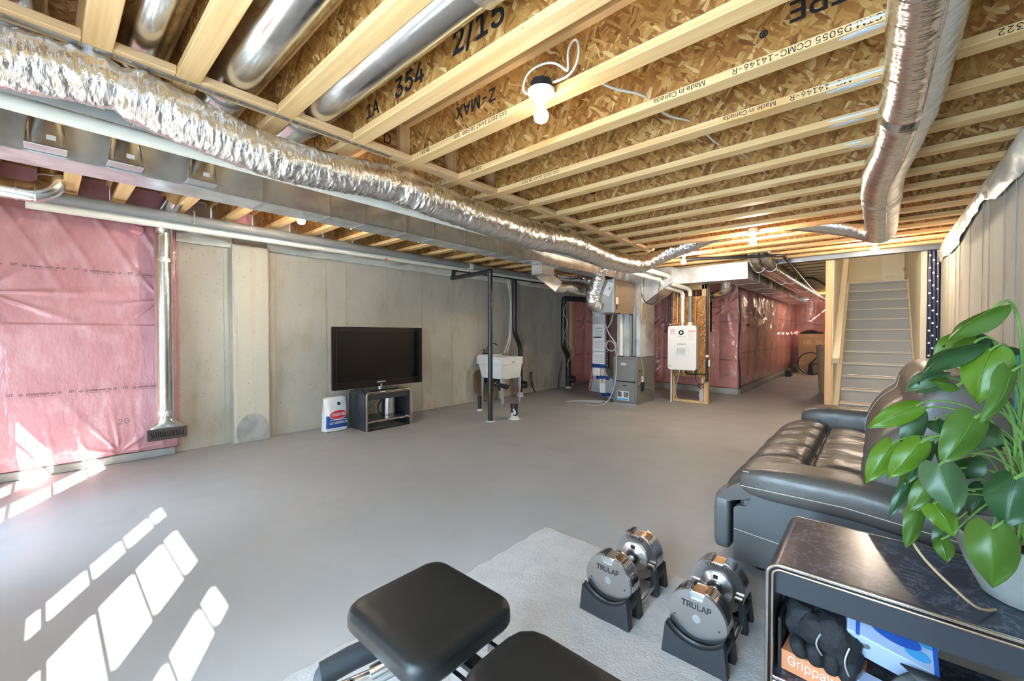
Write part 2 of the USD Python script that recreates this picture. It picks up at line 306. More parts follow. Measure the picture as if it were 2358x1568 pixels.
pbr('cardboard', (.42, .255, .135), .8, vary=((3, 3, 3), (.37, .22, .115), .4, .7)); pbr('board_brown', (.24, .16, .085), .7); pbr('bin_beige', (.36, .265, .165), .5); pbr('beige_ink', (.62, .47, .32), .7)
pbr('bag_white', (.80, .80, .80), .35, bump=((14, 14, 14), .6, .02)); pbr('bag_blue', (.015, .07, .30), .35); pbr('bag_red', (.62, .03, .05), .35)
pbr('tape_navy', (.012, .05, .22), .35); pbr('strip_navy', (.006, .011, .045), .4); pbr('paint_orange', (.85, .16, .05), .8)
pbr('box_orange', (.66, .25, .11), .55); pbr('box_pale_blue', (.42, .52, .72), .5); pbr('box_blue', (.03, .11, .48), .45); pbr('glove_black', (.009, .010, .013), .75, bump=((40, 40, 40), .7, .01)); pbr('cloth_navy', (.01, .03, .16), .6)
pbr('pot_glaze', (.36, .365, .335), .42, metal=.25, vary=((7, 7, 7), (.26, .275, .265), .4, .65), bump=((30, 30, 30), .25, .006)); pbr('soil', (.03, .02, .014), .95, bump=((60, 60, 60), 1., .02)); pbr('stake_teal', (.02, .20, .17), .5); pbr('dry_stem', (.34, .23, .12), .8); pbr('petiole', (.13, .24, .05), .5)
def leafmat(name, c, t):
    n = {'p': ('principled_bsdf', {'base_color': c, 'roughness': .36, 'specular_ior_level': .45}), 't': ('translucent_bsdf', {'color': t}), 'm': ('mix_closure', {'fac': .32})}
    raw(name, n, [('p.BSDF', 'm.closure1'), ('t.BSDF', 'm.closure2')], 'm.closure')
leafmat('leaf_bright', (.085, .17, .010), (.15, .27, .012)); leafmat('leaf_green', (.055, .12, .012), (.10, .20, .015)); leafmat('leaf_dark', (.020, .070, .020), (.035, .10, .02)); leafmat('leaf_pale', (.055, .11, .045), (.07, .14, .035))
def emit(name, c, s): raw(name, {'e': ('emission', {'color': c, 'strength': s})}, [], 'e.emission')
raw('bulb_glow', {'e': ('emission', {'color': BULB_C, 'strength': BULB_I})}, [], 'e.emission'); raw('bulb_glow_soft', {'e': ('emission', {'color': BULB_C, 'strength': BULB_I*.11})}, [], 'e.emission')
raw('window_glass', {'t': ('transparent_bsdf', {}), 'g': ('glossy_bsdf', {'roughness': 0.0}), 'm': ('mix_closure', {'fac': .06})}, [('t.BSDF', 'm.closure1'), ('g.BSDF', 'm.closure2')], 'm.closure')
raw('clear_tube', {'t': ('transparent_bsdf', {'color': (.8, .8, .8)}), 'g': ('principled_bsdf', {'base_color': (.55, .55, .56), 'roughness': .25}), 'm': ('mix_closure', {'fac': .6})}, [('t.BSDF', 'm.closure1'), ('g.BSDF', 'm.closure2')], 'm.closure')

# ------------------------------------------------------------------ the setting
ZJ, ZT, ZD = 2.42, 2.72, 2.745            # underside of joists, top of joists, top of deck
XL, XR = -5.56, 0.64                      # faces of the side walls
YW = 9.45                                 # face of the cross wall behind the furnace
XH, YE = -2.12, 17.2                      # side wall and end wall of the passage
flr = struct('floor')
part(flr, 'slab', box(-6, 1.0, -1.1, YE+.4, -.12, 0), 'concrete_floor')
# ceiling: deck, joists with flanges and webs, nailing strips, blocking
cei = struct('ceiling')
part(cei, 'deck', [box(-5.9, .9, -1.0, 7.9, ZT, ZD), box(-5.9, -.55, 7.9, YE+.3, ZT, ZD)], 'strand_board_deck')
JY = [-.62, -.30, .117, .413, .83, 1.245]+[1.66+.423*n for n in range(37)]
joist = []
for y in JY:
    x0, x1 = (-5.78, .78) if y < 7.75 else ((-5.78, -.56) if y < YW-.1 else (XH-.25, -.56))
    f = part(cei, 'floor_joist', box(x0, x1, y, y+.09, ZJ, ZJ+.039, .003), 'lumber_across'); joist.append(f)
    part(f, 'joist_web', box(x0, x1, y+.04, y+.05, ZJ+.038, ZT-.038), 'strand_board')
    part(f, 'top_flange', box(x0, x1, y, y+.09, ZT-.039, ZT), 'lumber_across')
XS0, XS1 = -2.462, -2.370
for a, b in zip(JY, JY[1:]):
    if b > 6.2: break
    s = part(cei, 'nailing_strip', box(XS0, XS1, a+.091, b-.001, ZJ+.001, ZJ+.039, .003), 'lumber_along')
    if a > 1.2 and b > 1.3:
        part(cei, 'blocking_panel', box(XS0-.03, XS0-.018, a+.051, b+.039, ZJ+.04, ZT-.002), 'strand_board')
        part(cei, 'blocking_cleat', box(XS0-.016, XS0+.024, b-.045, b+.038, ZJ+.041, ZT-.04), 'lumber_upright')
# letters printed along the flanges and sprayed on the webs
def joist_print(k, s, x, h=.022, bold=False):
    """upside down on the near side of joist k, its first letter at x"""
    part(joist[k], 'lettering', text(s, h, (x, JY[k]-.0002, ZJ+.030), (-1, 0, 0), (0, 0, -1), bold), 'print_black')
def web_print(k, s, x, z, h, flip=False, bold=True, mat='print_black'):
    r, u = ((-1, 0, 0), (0, 0, -1)) if flip else ((1, 0, 0), (0, 0, 1))
    part(joist[k], 'web_lettering', text(s, h, (x, JY[k]+.0398, z), r, u, bold), mat)
i3 = 6                                     # index of the joist with the nearest lamp
joist_print(i3, '165 2023 14:47 1B EWP  100', -1.50); joist_print(i3, '1B 18', -2.17)
joist_print(i3+1, 'ASTM D5055 CCMC-14146-R', .03, .026); joist_print(i3+1, '0322', .36, .026)
joist_print(i3+1, 'Made in Canada', -.62, .024); joist_print(i3+1, '165 20', -2.13)
joist_print(i3+2, 'MC-14146-R', -.10, .026); joist_print(i3+2, 'ASTM 0322', .55, .026); joist_print(i3+2, 'Made in Canada', -.40, .024); joist_print(i3+2, '165 2023 14:47 1B EWP', -1.75)
joist_print(i3+3, '11 2/8 1B', -2.50, .02); joist_print(i3+1, '47 1B', -2.52, .02)
web_print(5, '354', -1.98, 2.53, .10); web_print(5, '2/15', -1.50, 2.55, .11); web_print(5, '1A', -2.28, 2.52, .08)
web_print(i3, 'Z-MAX', -1.62, 2.64, .07, True); web_print(i3+1, 'TRE', -.08, 2.66, .085, True); web_print(i3+1, '®', -.37, 2.60, .04, True); web_print(i3+1, 'C', .30, 2.66, .10, True); web_print(i3+4, 'B', -1.96, 2.64, .09, True)
for k, x in ((i3+9, -1.62), (i3+9, -1.50), (i3+9, -.95)):
    part(joist[k], 'web_lettering', lathe([(0, 0), (.028, 0), (.028, .0006), (0, .0006)], (x, JY[k]+.0394, 2.56), 14, 'y'), 'print_black')
blk = [(-2.474, 1.52, 'D'), (-2.474, 1.93, 'L')]
for x, y, s in blk: part(cei, 'blocking_lettering', text(s, .07, (XS0-.0175, y, 2.53), (0, 1, 0), (0, 0, 1)), 'print_black')
# glue smears on the joists beside the insulated flexible duct
for k, x0 in ((i3+1, -.12), (i3+2, -.20), (i3+3, -.16), (i3+4, -.12)):
    part(joist[k], 'glue_smear', [ell((x0+.30*t, JY[k]+.0+.03*(q % 2), ZJ+(.02 if q % 2 == 0 else .0)), (.05+.03*rng.random(), .004 if q % 2 == 0 else .02, .007 if q % 2 == 0 else .003)) for q, t in enumerate(rng.random(5))], 'white_residue')
# perforated steel strap under the strips nearest the rear wall
st = Polygon([(0, 0), (2.25, 0), (2.25, .034), (0, .034)])
for q in range(44): st = st.difference(Point(.03+.05*q, .017).buffer(.008, quad_segs=3))
single('perforated_strap', prism(st, (-2.40, -.72, ZJ-.0025), (0, 1, 0), (-1, 0, 0), (0, 0, 1), .002), 'galvanized_dull', 'thin perforated steel strap nailed under the joists beside the foil duct', 'strap')
# side walls of poured concrete with the seams of the formwork
def seam(parent, x, sgn, y, z0, z1, w=.010):
    p = np.array([(x+sgn*(.0035+.002*rng.random()), y+.003*rng.standard_normal(), z) for z in np.linspace(z0, z1, 30)])
    part(parent, 'form_seam', tube(p, np.full(30, w*.22)+.0012*rng.random(30), 6), 'seam_concrete')
wl = struct('wall_left')
part(wl, 'concrete', [box(-5.8, XL, .85, 8.41, -.02, 2.36), box(-5.8, -5.60, -.9, .85, -.02, 2.36), box(-5.8, -5.6, 8.41, YW+.2, -.02, 2.36)], 'concrete_wall')
for y in (1.36, 1.90, 2.52, 2.80, 3.44, 4.083, 4.716, 5.347, 6.0, 6.629, 7.287, 7.901): seam(wl, XL, 1, y, .01, 2.24)
pl = box(XL-.01, -5.425, 1.425, 1.785, 0, 2.27, .012)
part(wl, 'pilaster', pl, 'concrete_rust'); part(wl, 'pilaster_seam', box(XL, -5.44, 1.415, 1.428, 0, 2.26), 'concrete_wall')
part(wl, 'damp_patch', prism(affinity.scale(Point(0, 0).buffer(1), .17, .20).intersection(Polygon([(-.17, -.12), (.17, -.12), (.17, .3), (-.17, .3)])), (-5.4252, 1.605, .125), (0, 1, 0), (0, 0, 1), (1, 0, 0), .0008), 'curb_concrete')
part(wl, 'sill_plate', box(-5.78, XL+.02, .9, 8.39, 2.362, ZJ-.001), 'lumber_along')
part(wl, 'footing_strip', box(-5.62, -5.47, -.72, .90, 0, .075, .008), 'curb_concrete')
for a, b in zip(JY, JY[1:]):               # rim panels between the joist ends
    if .5 < a < 9: part(wl, 'rim_panel', box(-5.70, -5.685, a+.06, b+.03, ZJ+.002, ZT-.003), 'rim_white' if int(a*10) % 3 else 'pink_insulation')
    elif a < .5: part(wl, 'rim_panel', box(-5.70, -5.60, a+.06, b+.03, ZJ+.002, ZT-.003), 'pink_insulation')
def flap(y0, y1, zb, seed, n=90):
    def fn(u, v):
        y = y0+(y1-y0)*u; z = ZJ-.01+(zb-ZJ+.01)*v+(.018*meshkit.fbm(np.stack([y*2.2, y*0, y*0], -1), 3, seed)-.009)*v
        q = meshkit.fbm(np.stack([y*5+v*2, v*2.5, y*0+seed], -1), 4, seed)
        return XL+.015+.07*v*(1-v)*2+.012*v+.085*(q-.3)*np.minimum(1, v*3+.2), y, z
    return slab(fn, n, 14, [-.004, 0, 0])
part(wl, 'membrane_flap', flap(.93, 1.43, 2.225, 3, 40), 'poly_membrane', 50, 'crinkled off-white plastic membrane folded over the wall top')
part(wl, 'membrane_flap', flap(1.79, 5.1, 2.245, 5, 160), 'poly_membrane', 50, 'crinkled off-white plastic membrane folded over the wall top')
part(wl, 'membrane_flap', flap(5.08, 8.38, 2.255, 8, 130), 'poly_membrane', 50, 'crinkled off-white plastic membrane folded over the wall top')
for y0, z0, dy, dz in ((4.225, .015, .012, .11), (4.34, .005, .010, .075), (6.13, .01, .012, .13), (6.2, .19, .07, .014), (6.33, .04, .012, .15), (6.40, .04, .012, .13), (6.36, .10, .05, .012), (6.47, .05, .012, .12), (6.5, .15, .05, .012), (6.12, .25, .06, .012)):
    part(wl, 'spray_mark', box(XL-.001, XL+.001, y0, y0+dy, z0, z0+dz), 'paint_orange')
wr = struct('wall_right')
part(wr, 'concrete', box(XR, XR+.25, -.9, 12.2, -.02, 2.36), 'concrete_wall')
for y in (3.95, 4.25, 4.75, 5.0, 5.6, 6.2, 6.5, 7.1, 7.45, 7.7): seam(wr, XR, -1, y, .01, 2.3)
def rflap(u, v):
    y = 3.0+4.85*u; e = meshkit.fbm(np.stack([y*1.7, y*0, y*0], -1), 4, 11)
    zb = 2.185+.10*np.clip((y-4.4)/.4, 0, 1)*np.clip((6.2-y)/.8, 0, 1)+.09*(e-.5)
    q = meshkit.fbm(np.stack([y*3, v*2, y*0], -1), 4, 12)
    return XR-.012-.10*(1-v)*v*1.6*np.clip((6-y)/2.5, .15, 1)-.05*(q-.3)*np.minimum(1, v*2+.1), y, 2.44+(zb-2.44)*v
part(wr, 'membrane_flap', slab(rflap, 130, 16, [.004, 0, 0]), 'poly_membrane', 50, 'torn pale plastic membrane hanging from the wall top')
part(wr, 'sill_plate', box(XR+.02, XR+.24, -.7, 7.85, 2.362, ZJ-.001), 'lumber_along')
part(wr, 'rim_board', box(XR+.20, XR+.24, -.8, 12.2, ZJ-.01, ZT+.02), 'rim_white')
# rear wall behind the viewer, with its windows
wb = struct('wall_back')
from shapely.geometry import box as rect
holes = Polygon([(-5.9, 0), (.9, 0), (.9, ZT), (-5.9, ZT)])
for x0, x1, z0, z1 in PANES: holes = holes.difference(rect(x0, z0, x1, z1))
part(wb, 'rear_wall_panel', prism(holes, (0, YB, 0), (1, 0, 0), (0, 0, 1), (0, -1, 0), .02), 'paint_cream')
for i, (x0, x1, z0, z1) in enumerate(PANES):
    w = struct(f'window_{i+1}')
    part(w, 'pane', box(x0, x1, YB-.012, YB-.008, z0, z1), 'window_glass')
    zs = np.arange(z1-.137, z0+.05, -.26) if i in (0, 1, 2, 5) else np.arange(z1-.2, z0+.05, -.35)
    for z in zs: part(w, 'muntin', box(x0, x1, YB-.018, YB-.002, z-.011, z+.011), 'white_plastic')
    part(w, 'frame', [box(x0-.04, x1+.04, YB, YB+.015, z1, z1+.05), box(x0-.04, x1+.04, YB, YB+.02, z0-.05, z0)], 'white_plastic')
# insulated walls: pink batts under taut clear sheeting
def quilt(o, U, V, N, nu, nv, f, back=.05):
    o, U, V, N = map(lambda q: np.array(q, float), (o, U, V, N))
    def fn(u, v):
        d = f(u*np.linalg.norm(U), v*np.linalg.norm(V)); p = o+u[..., None]*U+v[..., None]*V+d[..., None]*N
        return p[..., 0], p[..., 1], p[..., 2]
    return slab(fn, nu, nv, -N*back)
def radial(a, b, ca, cb, n, amp, reach, ph, sweep=(0, 2*PI)):
    """creases that run out from a staple at (ca, cb)"""
    r = np.hypot(a-ca, b-cb)+1e-6; t = np.arctan2(b-cb, a-ca)
    fold = np.maximum(0, np.sin(t*n+ph+1.5*np.sin(t*3+ph)))**3
    return amp*fold*np.exp(-r/reach)*np.minimum(1, r/.10)-.03*np.exp(-(r/.09)**2)
def near_f(a, b):                          # a along the wall from y=-.72, b up from z=.08
    d = .022*meshkit.fbm(np.stack([a*1.6, b*1.6, a*0], -1), 3, 4)
    d = d+radial(a, b, .40, 1.52, 9, .026, .55, .4)+radial(a, b, 1.52, 1.52, 8, .022, .35, 1.3)+radial(a, b, 1.2, .02, 9, .022, .30, .2)
    d = d+.016*np.maximum(0, np.sin((a*1.0+b*.62)*22+2*np.sin(b*2.1)))**4*np.clip((b-1.5)/.4, 0, 1)+.010*np.maximum(0, np.sin(a*34+2*np.sin(b*3)))**4*np.clip((.55-b)/.5, 0, 1)
    d = d+.010*np.clip((1.26-b)/.004, 0, 1)
    return d+.03*np.minimum(1, np.minimum(b, 2.33-b)/.10)
ins = thing('insulation_blanket', 'pale pink insulation under glossy clear sheeting beside the tall metal duct with floor register', 'insulation', (-5.5, .1, .08))
part(ins, 'sheeting', quilt((-5.50, -.72, .08), (0, 1.64, 0), (0, 0, 2.33), (1, 0, 0), 190, 250, near_f, .08), 'pink_insulation', True)
part(ins, 'side_strip', quilt((-5.545, .86, .06), (0, .085, 0), (0, 0, 2.30), (1, 0, 0), 8, 60, lambda a, b: .012+.015*meshkit.fbm(np.stack([a*4, b*3, a*0], -1), 3, 9), .03), 'pink_insulation', True)
part(ins, 'torn_batt', [turn(box(-5.42, -5.33, .60, .68, 2.30, 2.44, .02), .3, (1, 0, 0), (-5.4, .64, 2.37)), turn(box(-5.42, -5.35, .56, .66, 2.22, 2.31, .02), -.3, (1, 0, 0), (-5.4, .6, 2.26))], 'pink_batt')
def diamond(o, r, u, s): # small outlined diamond with a tick
    return cat(*[prism(Polygon(a).difference(Polygon(b)), o, r, u, np.cross(r, u), .0006) for a, b in (([(0, -s), (s, 0), (0, s), (-s, 0)], [(0, -s*.72), (s*.72, 0), (0, s*.72), (-s*.72, 0)]),)], prism([(-s*.5, 0), (-.1*s, -.55*s), (s*.7, .35*s), (-.1*s, -.2*s)], o, r, u, np.cross(r, u), .0006))
def film_print(parent, o, r, u, n, step, h=.020, x=0):
    o, r, u = map(lambda q: np.array(q, float), (o, r, u)); out = []
    for k in range(n):
        p = o+r*step*k
        out += [text('DT', h, p, r, u, True), diamond(p+r*.075+u*h*.3, r, u, h*.75), text('polytarp super-six', h*.85, p+r*.105, r, u, True, .17), text('CAN/CGSB-51.34-M86', h*.5, p+r*.11-u*h*.95, r, u, False, .15), diamond(p+r*.30+u*h*.3, r, u, h*.7)]
    part(parent, 'film_print', out, 'print_ink', kind='stuff')
film_print(ins, (-5.423, -.53, 1.825), (0, 1, 0), (0, 0, 1), 4, .36); film_print(ins, (-5.417, -.56, .725), (0, 1, 0), (0, 0, 1), 4, .355)
part(ins, 'size_mark', text('20', .05, (-5.415, .465, .385), (0, 1, .04), (0, 0, 1)), 'print_grey')
def far_f(seed, pts, quiltw=.60):
    def f(a, b):
        d = .075*np.abs(np.sin(a/quiltw*PI))**.6*np.minimum(1, b/.25)+.03*meshkit.fbm(np.stack([a*2, b*2, a*0], -1), 3, seed)
        for ca, cb in pts: d = d+radial(a, b, ca, cb, 9, .055, .38, ca*3)
        return d
    return f
def pink_wall(label, o, U, V, N, nu, nv, f, rows, rdir, nprint, step, extra=0.):
    t = thing('insulation_blanket', label, 'insulation', o)
    part(t, 'sheeting', quilt(o, U, V, N, nu, nv, f, .06), 'pink_insulation_far', True)
    for z in rows:
        p = np.array(o, float)+np.array(N)*(.105+extra); p[2] = z; out = []
        for k in range(nprint):
            q = p+np.array(rdir, float)*(.1+step*k)
            out += [text('polytarp super-six', .026, q, rdir, (0, 0, 1), True, .24), diamond(q+np.array(rdir)*.30, np.array(rdir, float), np.array([0, 0, 1.]), .02)]
        part(t, 'film_print', out, 'print_ink', kind='stuff')
    return t
pw = pink_wall('dusky pink insulation bay in the far corner beside the grey return duct', (-5.56, 8.45, .05), (0, 1.0, 0), (0, 0, 2.1), (1, 0, 0), 40, 80, far_f(21, [(.6, 1.5)]), (.74, 1.55), (0, 1, 0), 2, .45)
pc = pink_wall('dusky pink insulation behind the water heater and furnace', (-5.5, YW+.06, .12), (3.38, 0, 0), (0, 0, 2.3), (0, -1, 0), 150, 110, far_f(23, [(1.85, 1.55), (2.62, 1.6), (3.15, 1.7)]), (.70, 1.50), (1, 0, 0), 8, .42)
part(pc, 'size_mark', text('20', .06, (-2.36, YW-.055, .38), (1, 0, 0), (0, 0, 1)), 'print_grey')
part(pc, 'tape_strip', box(-2.70, -2.62, YW-.055, YW-.05, 1.30, 2.05), 'print_black')
ph = pink_wall('long bulging pink insulation lining the passage wall under the square duct', (XH-.06, YW+.02, .12), (0, YE-YW, 0), (0, 0, 2.25), (1, 0, 0), 230, 90, far_f(25, [(1.2, 1.5), (2.3, 1.5), (3.4, 1.45), (5.2, 1.5)], .9), (.85, 1.66), (0, 1, 0), 14, .52)
for z0 in (1.72, 1.42): part(ph, 'torn_patch', box(XH+.045, XH+.06, YW+.55, YW+.75, z0, z0+.05), 'print_black')
part(ph, 'navy_seam', tube([(XH+.02+.02*math.sin(z*5), YW-.01, z) for z in np.linspace(.12, 2.2, 30)], .014, 6), 'strip_navy')
pe = pink_wall('pink insulation on the end wall of the passage behind the carton', (XH, YE, .1), (1.6, 0, 0), (0, 0, 2.3), (0, -1, 0), 60, 80, far_f(27, [(.9, 1.4)]), (1.55,), (1, 0, 0), 3, .45)
wf = struct('wall_far')
part(wf, 'concrete', [box(-5.8, XH-.05, YW+.06, YW+.3, -.02, 2.36), box(XH-.25, XH-.062, YW+.06, YE+.3, -.02, 2.36), box(XH-.2, -.4, YE+.02, YE+.3, -.02, 2.42)], 'concrete_wall')
part(wf, 'footing_strip', [box(-3.9, XH+.02, YW-.06, YW+.08, 0, .12, .006), box(XH-.1, XH+.03, YW, YE, 0, .10, .006)], 'curb_concrete')
part(wf, 'corner_stud', box(-5.54, -5.46, 8.36, 8.45, .01, 2.03, .003), 'lumber_upright')
part(wf, 'plate', box(-5.56, XH-.06, YW-.02, YW+.06, 2.32, ZJ-.001), 'lumber_across')

# ------------------------------------------------------------------ stairs and their enclosure
YP = 7.90
RISE, RUN, Y1 = .191, .255, 8.15
wsl = struct('wall_stair_left'); wsr = struct('wall_stair_right')
part(wsl, 'drywall', [box(-.500, -.485, YP, 12.3, 0, 4.9), box(-.515, -.485, 12.3, YE+.3, 0, ZT)], 'drywall')
part(wsl, 'stud', box(-.59, -.502, 8.6, 8.64, .04, ZJ, .003), 'lumber_upright'); 
for y in (9.1, 9.6, 10.1, 10.6): part(wsl, 'stud', box(-.59, -.502, y, y+.04, .04, ZJ, .003), 'lumber_upright')
part(wsl, 'bottom_plate', box(-.59, -.502, YP+.1, 12.2, 0, .04, .003), 'lumber_along')
part(wsl, 'backing_board', box(-.515, -.501, YP+.1, 12.2, .02, ZT+.2), 'drywall')
part(wsr, 'drywall', box(.45, .465, YP+.02, 12.3, 0, 4.9), 'drywall'); part(wsr, 'stud', box(.467, .512, YP+.01, YP+.10, 0, ZJ, .003), 'lumber_upright')
part(wsr, 'corner_bead', box(.45, .51, YP, YP+.012, 0, ZJ), 'drywall')
single('post', box(-.585, -.500, YP-.02, YP+.10, 0, 2.36, .004), 'lumber_upright', 'bare two by four post at the foot of the stairs beside the passage', 'post')
hd = thing('header_beam', 'dark grey steel beam crossing the ceiling above the stair opening', 'beam', (-.3, 7.8, 2.36))
part(hd, 'flange', box(-1.6, XR, 7.745, 7.875, 2.362, 2.374), 'steel_beam'); part(hd, 'web', box(-1.6, XR, 7.80, 7.812, 2.374, ZT-.01), 'steel_beam'); part(hd, 'edge_strip', box(-1.6, XR, 7.741, 7.745, 2.362, 2.437), 'steel_beam')
nv = thing('navy_membrane_strip', 'dark navy plastic strip with round white emblems at the stair wall corner', 'membrane', (.56, YP, 0))
part(nv, 'strip', slab(lambda u, v: (.516+.112*u, YP-.01-.012*np.abs(np.sin(u*9+v*3)), 2.40*v+.01), 14, 50, [0, .01, 0]), 'strip_navy', True)
em = []
for k in range(14):
    for q, (dx, dz) in enumerate(((.018, 0), (.052, .10), (.092, .05))):
        z = .12+k*.168+dz
        if z < 2.36: em.append(prism(affinity.scale(Point(0, 0).buffer(1, quad_segs=5), .013 if q < 2 else .008, .014), (.516+dx, YP-.0245, z), (1, 0, 0), (0, 0, 1), (0, -1, 0), .0006))
part(nv, 'emblem', em, 'label_white', kind='stuff')
sc = thing('staircase', 'grey painted wooden stairs climbing to the floor above', 'stairs', (0, Y1, 0))
for i in range(12):
    y, z = Y1+RUN*i, RISE*i
    part(sc, 'riser', box(-.42, .45, y, y+.018, z, z+RISE-.026), 'stair_paint')
    part(sc, 'tread', box(-.42, .45, y-.028, y+RUN+.002 if i < 11 else y+1.3, z+RISE-.027, z+RISE, .008), 'stair_tread')
sl = np.array([0, RUN, RISE])/math.hypot(RUN, RISE); up = np.cross(sl, [1, 0, 0]); up = up if up[2] > 0 else -up
def along_stair(x0, x1, d0, d1, h0, h1):
    o = np.array([x0, Y1, RISE])+sl*d0
    return prism([(0, h0), (d1-d0, h0), (d1-d0, h1), (0, h1)], o, sl, up, (1, 0, 0), x1-x0)
part(sc, 'stringer', along_stair(-.484, -.421, -.25, 3.5, -.30, .045), 'paint_cream'); part(sc, 'stringer', along_stair(.435, .4495, -.25, 3.5, -.30, .04), 'paint_cream')
single('handrail', along_stair(-.484, -.405, .15, 3.45, .66, .76), 'paint_cream', 'pale wooden handrail board sloping up the stair wall', 'handrail')
wu = struct('wall_upper')
part(wu, 'landing_wall', box(-.6, .7, 12.2, 12.3, 2.28, 4.95), 'paint_cream'); part(wu, 'upper_ceiling', box(-.6, .7, 7.9, 12.4, 4.9, 4.98), 'drywall'); part(wu, 'upper_end', box(-.6, .7, 7.8, 7.88, 2.75, 4.95), 'drywall')
part(wu, 'rim_skirt', [box(-.55, -.50, YP, 12.2, ZJ, ZT+.1), box(.466, .9, YP+.02, 12.2, 2.3, 4.9)], 'drywall')
dr = struct('door_1', 'cream panelled door on the landing at the head of the stairs')
dx0, dx1 = .07, .80
part(dr, 'door_leaf', box(dx0, .445, 12.16, 12.198, 2.31, 4.3, .004), 'door_paint')
for z0, z1 in ((2.50, 3.12), (3.3, 4.1)):
    fr = rect(.15, z0, .385, z1); part(dr, 'raised_panel', prism(fr.difference(fr.buffer(-.030)), (0, 12.16, 0), (1, 0, 0), (0, 0, 1), (0, -1, 0), .014), 'door_paint')
part(dr, 'hinge', box(.425, .445, 12.145, 12.16, 2.58, 2.67), 'brass')

# ------------------------------------------------------------------ sheet metal and ducts
TB, TT, TX0, TX1 = 2.205, 2.412, -3.60, -3.335
tk = thing('trunk_duct', 'long rectangular galvanized trunk duct running under the joists', 'duct', (-3.47, 3, TB))
part(tk, 'body', box(TX0, TX1, -.70, 6.6, TB, TT, .002), 'galvanized')
for y in (1.06, 1.55, 1.86, 2.28, 2.60, 3.02, 3.55, 3.82, 4.2, 4.75, 5.3, 5.9): part(tk, 'seam_rib', box(TX0-.003, TX1+.004, y, y+.012 if y not in (1.06, 2.28, 4.75) else y+.03, TB-.004, TT-.002), 'galvanized_dull')
part(tk, 'bottom_hem', box(TX1-.004, TX1+.006, -.7, 6.6, TB-.003, TB+.006), 'galvanized_dull')
bl = ['galvanized takeoff boot on the trunk duct nearest the rear windows', 'middle galvanized takeoff boot of three on the trunk duct', 'galvanized takeoff boot bearing a white sticker on the trunk duct']
for i, (b0, b1) in enumerate(((-.05, .096), (.255, .40), (.613, .76))):
    c = (b0+b1)/2; t = thing('takeoff_boot', bl[i], 'duct boot', (-3.3, c, 2.21)); r0 = .056; n = 28
    a = np.arange(n)*2*PI/n; sq = np.stack([np.clip(np.cos(a)*1.42, -1, 1), np.clip(np.sin(a)*1.42, -1, 1)], 1); ci = np.stack([np.cos(a), np.sin(a)], 1); secs = []
    for k in range(9):
        w = k/8; w = w*w*(3-2*w); p = (1-w)*sq*[(b1-b0)/2, .055]+w*ci*r0
        secs.append(np.c_[-3.275+p[:, 1], c+p[:, 0], np.full(n, 2.225+.26*k/8)])
    V = np.vstack(secs); ii, jj = np.meshgrid(np.arange(8), np.arange(n), indexing='ij'); q = np.stack([ii*n+jj, ii*n+(jj+1) % n, (ii+1)*n+(jj+1) % n, (ii+1)*n+jj], -1).reshape(-1, 4)
    part(t, 'boot_body', trimesh.Trimesh(V, np.vstack([q[:, [0, 1, 2]], q[:, [0, 2, 3]]]), process=False), 'galvanized_round', True)
    part(t, 'boot_flange', box(-3.336, -3.212, b0-.004, b1+.004, 2.214, 2.222, .002), 'galvanized_dull')
    part(t, 'collar', cyl((-3.275, c, 2.47), (-3.275, c, 2.60), r0+.003, 24), 'galvanized_round', 40)
    part(t, 'sticker', box(-3.2205, -3.2185, c+.0, c+.035, 2.255, 2.28), 'label_white')
rl = ['shiny round duct in the joist bay at the corner of the ceiling', 'shiny round duct in the second joist bay from the rear wall', 'shiny round duct in the third joist bay from the rear wall', 'longest shiny round duct in a joist bay, foil tape round its joint']
for i, (y, r) in enumerate(((-.07, .100), (.310, .092), (.660, .118), (1.055, .122))):
    t = thing('round_duct', rl[i], 'duct', (-2, y, 2.5)); x1 = .75
    part(t, 'pipe', tube([(-3.22, y, 2.580), (-2.45, y, 2.580), (-2.40, y, 2.580), (-1.2, y, 2.580), (x1, y, 2.580)], r, 48), 'galvanized_round', 50)
    part(t, 'crimped_end', cyl((-2.62, y, 2.572), (-2.60, y, 2.572), r+.004, 36), 'galvanized_dull', 40)
    if i == 3: part(t, 'foil_tape', tube([(-1.10+.01*k, y, 2.572) for k in range(12)], r+.0025, 40, disp=lambda s, a: .003*meshkit.noise(np.stack([s*60, np.cos(a)*4, np.sin(a)*4], -1), 3)), 'foil', 40)
# insulated flexible duct in crinkled foil; straps pinch it
def foil_duct(t, P, R, pinch=(), seg=.0055, n=60, amp=.010, seed=1, name='foil_sleeve', mat='foil'):
    P = np.asarray(P, float); s = np.r_[0, np.cumsum(np.linalg.norm(np.diff(P, axis=0), axis=1))]
    k = int(s[-1]/seg); q = np.linspace(0, s[-1], k); Q = np.stack([np.interp(q, s, P[:, i]) for i in range(3)], 1); RR = np.interp(q, s, R)
    for c in pinch:
        RR = RR*(1-.13*np.exp(-((q-c)/.03)**2)+.05*np.exp(-((np.abs(q-c)-.09)/.05)**2))
    def disp(S, A):
        c, d = np.cos(A), np.sin(A)
        f = meshkit.fbm(np.stack([S*44+3*c, c*1.7, d*1.7], -1), 3, seed); g = meshkit.noise(np.stack([S*11, c*1.6, d*1.6], -1), seed+9)
        h = meshkit.noise(np.stack([S*95, c*2.6, d*2.6], -1), seed+20)
        return amp*2.2*(f-.5)*np.clip(.3+g*1.2, 0, 1.4)+amp*.7*(h-.5)
    part(t, name, tube(Q, RR, n, disp=disp), mat, 38)
fx = thing('flexible_duct', 'long crinkled foil flexible duct hanging beside the trunk duct', 'duct', (-2.5, 2.5, 2.2))
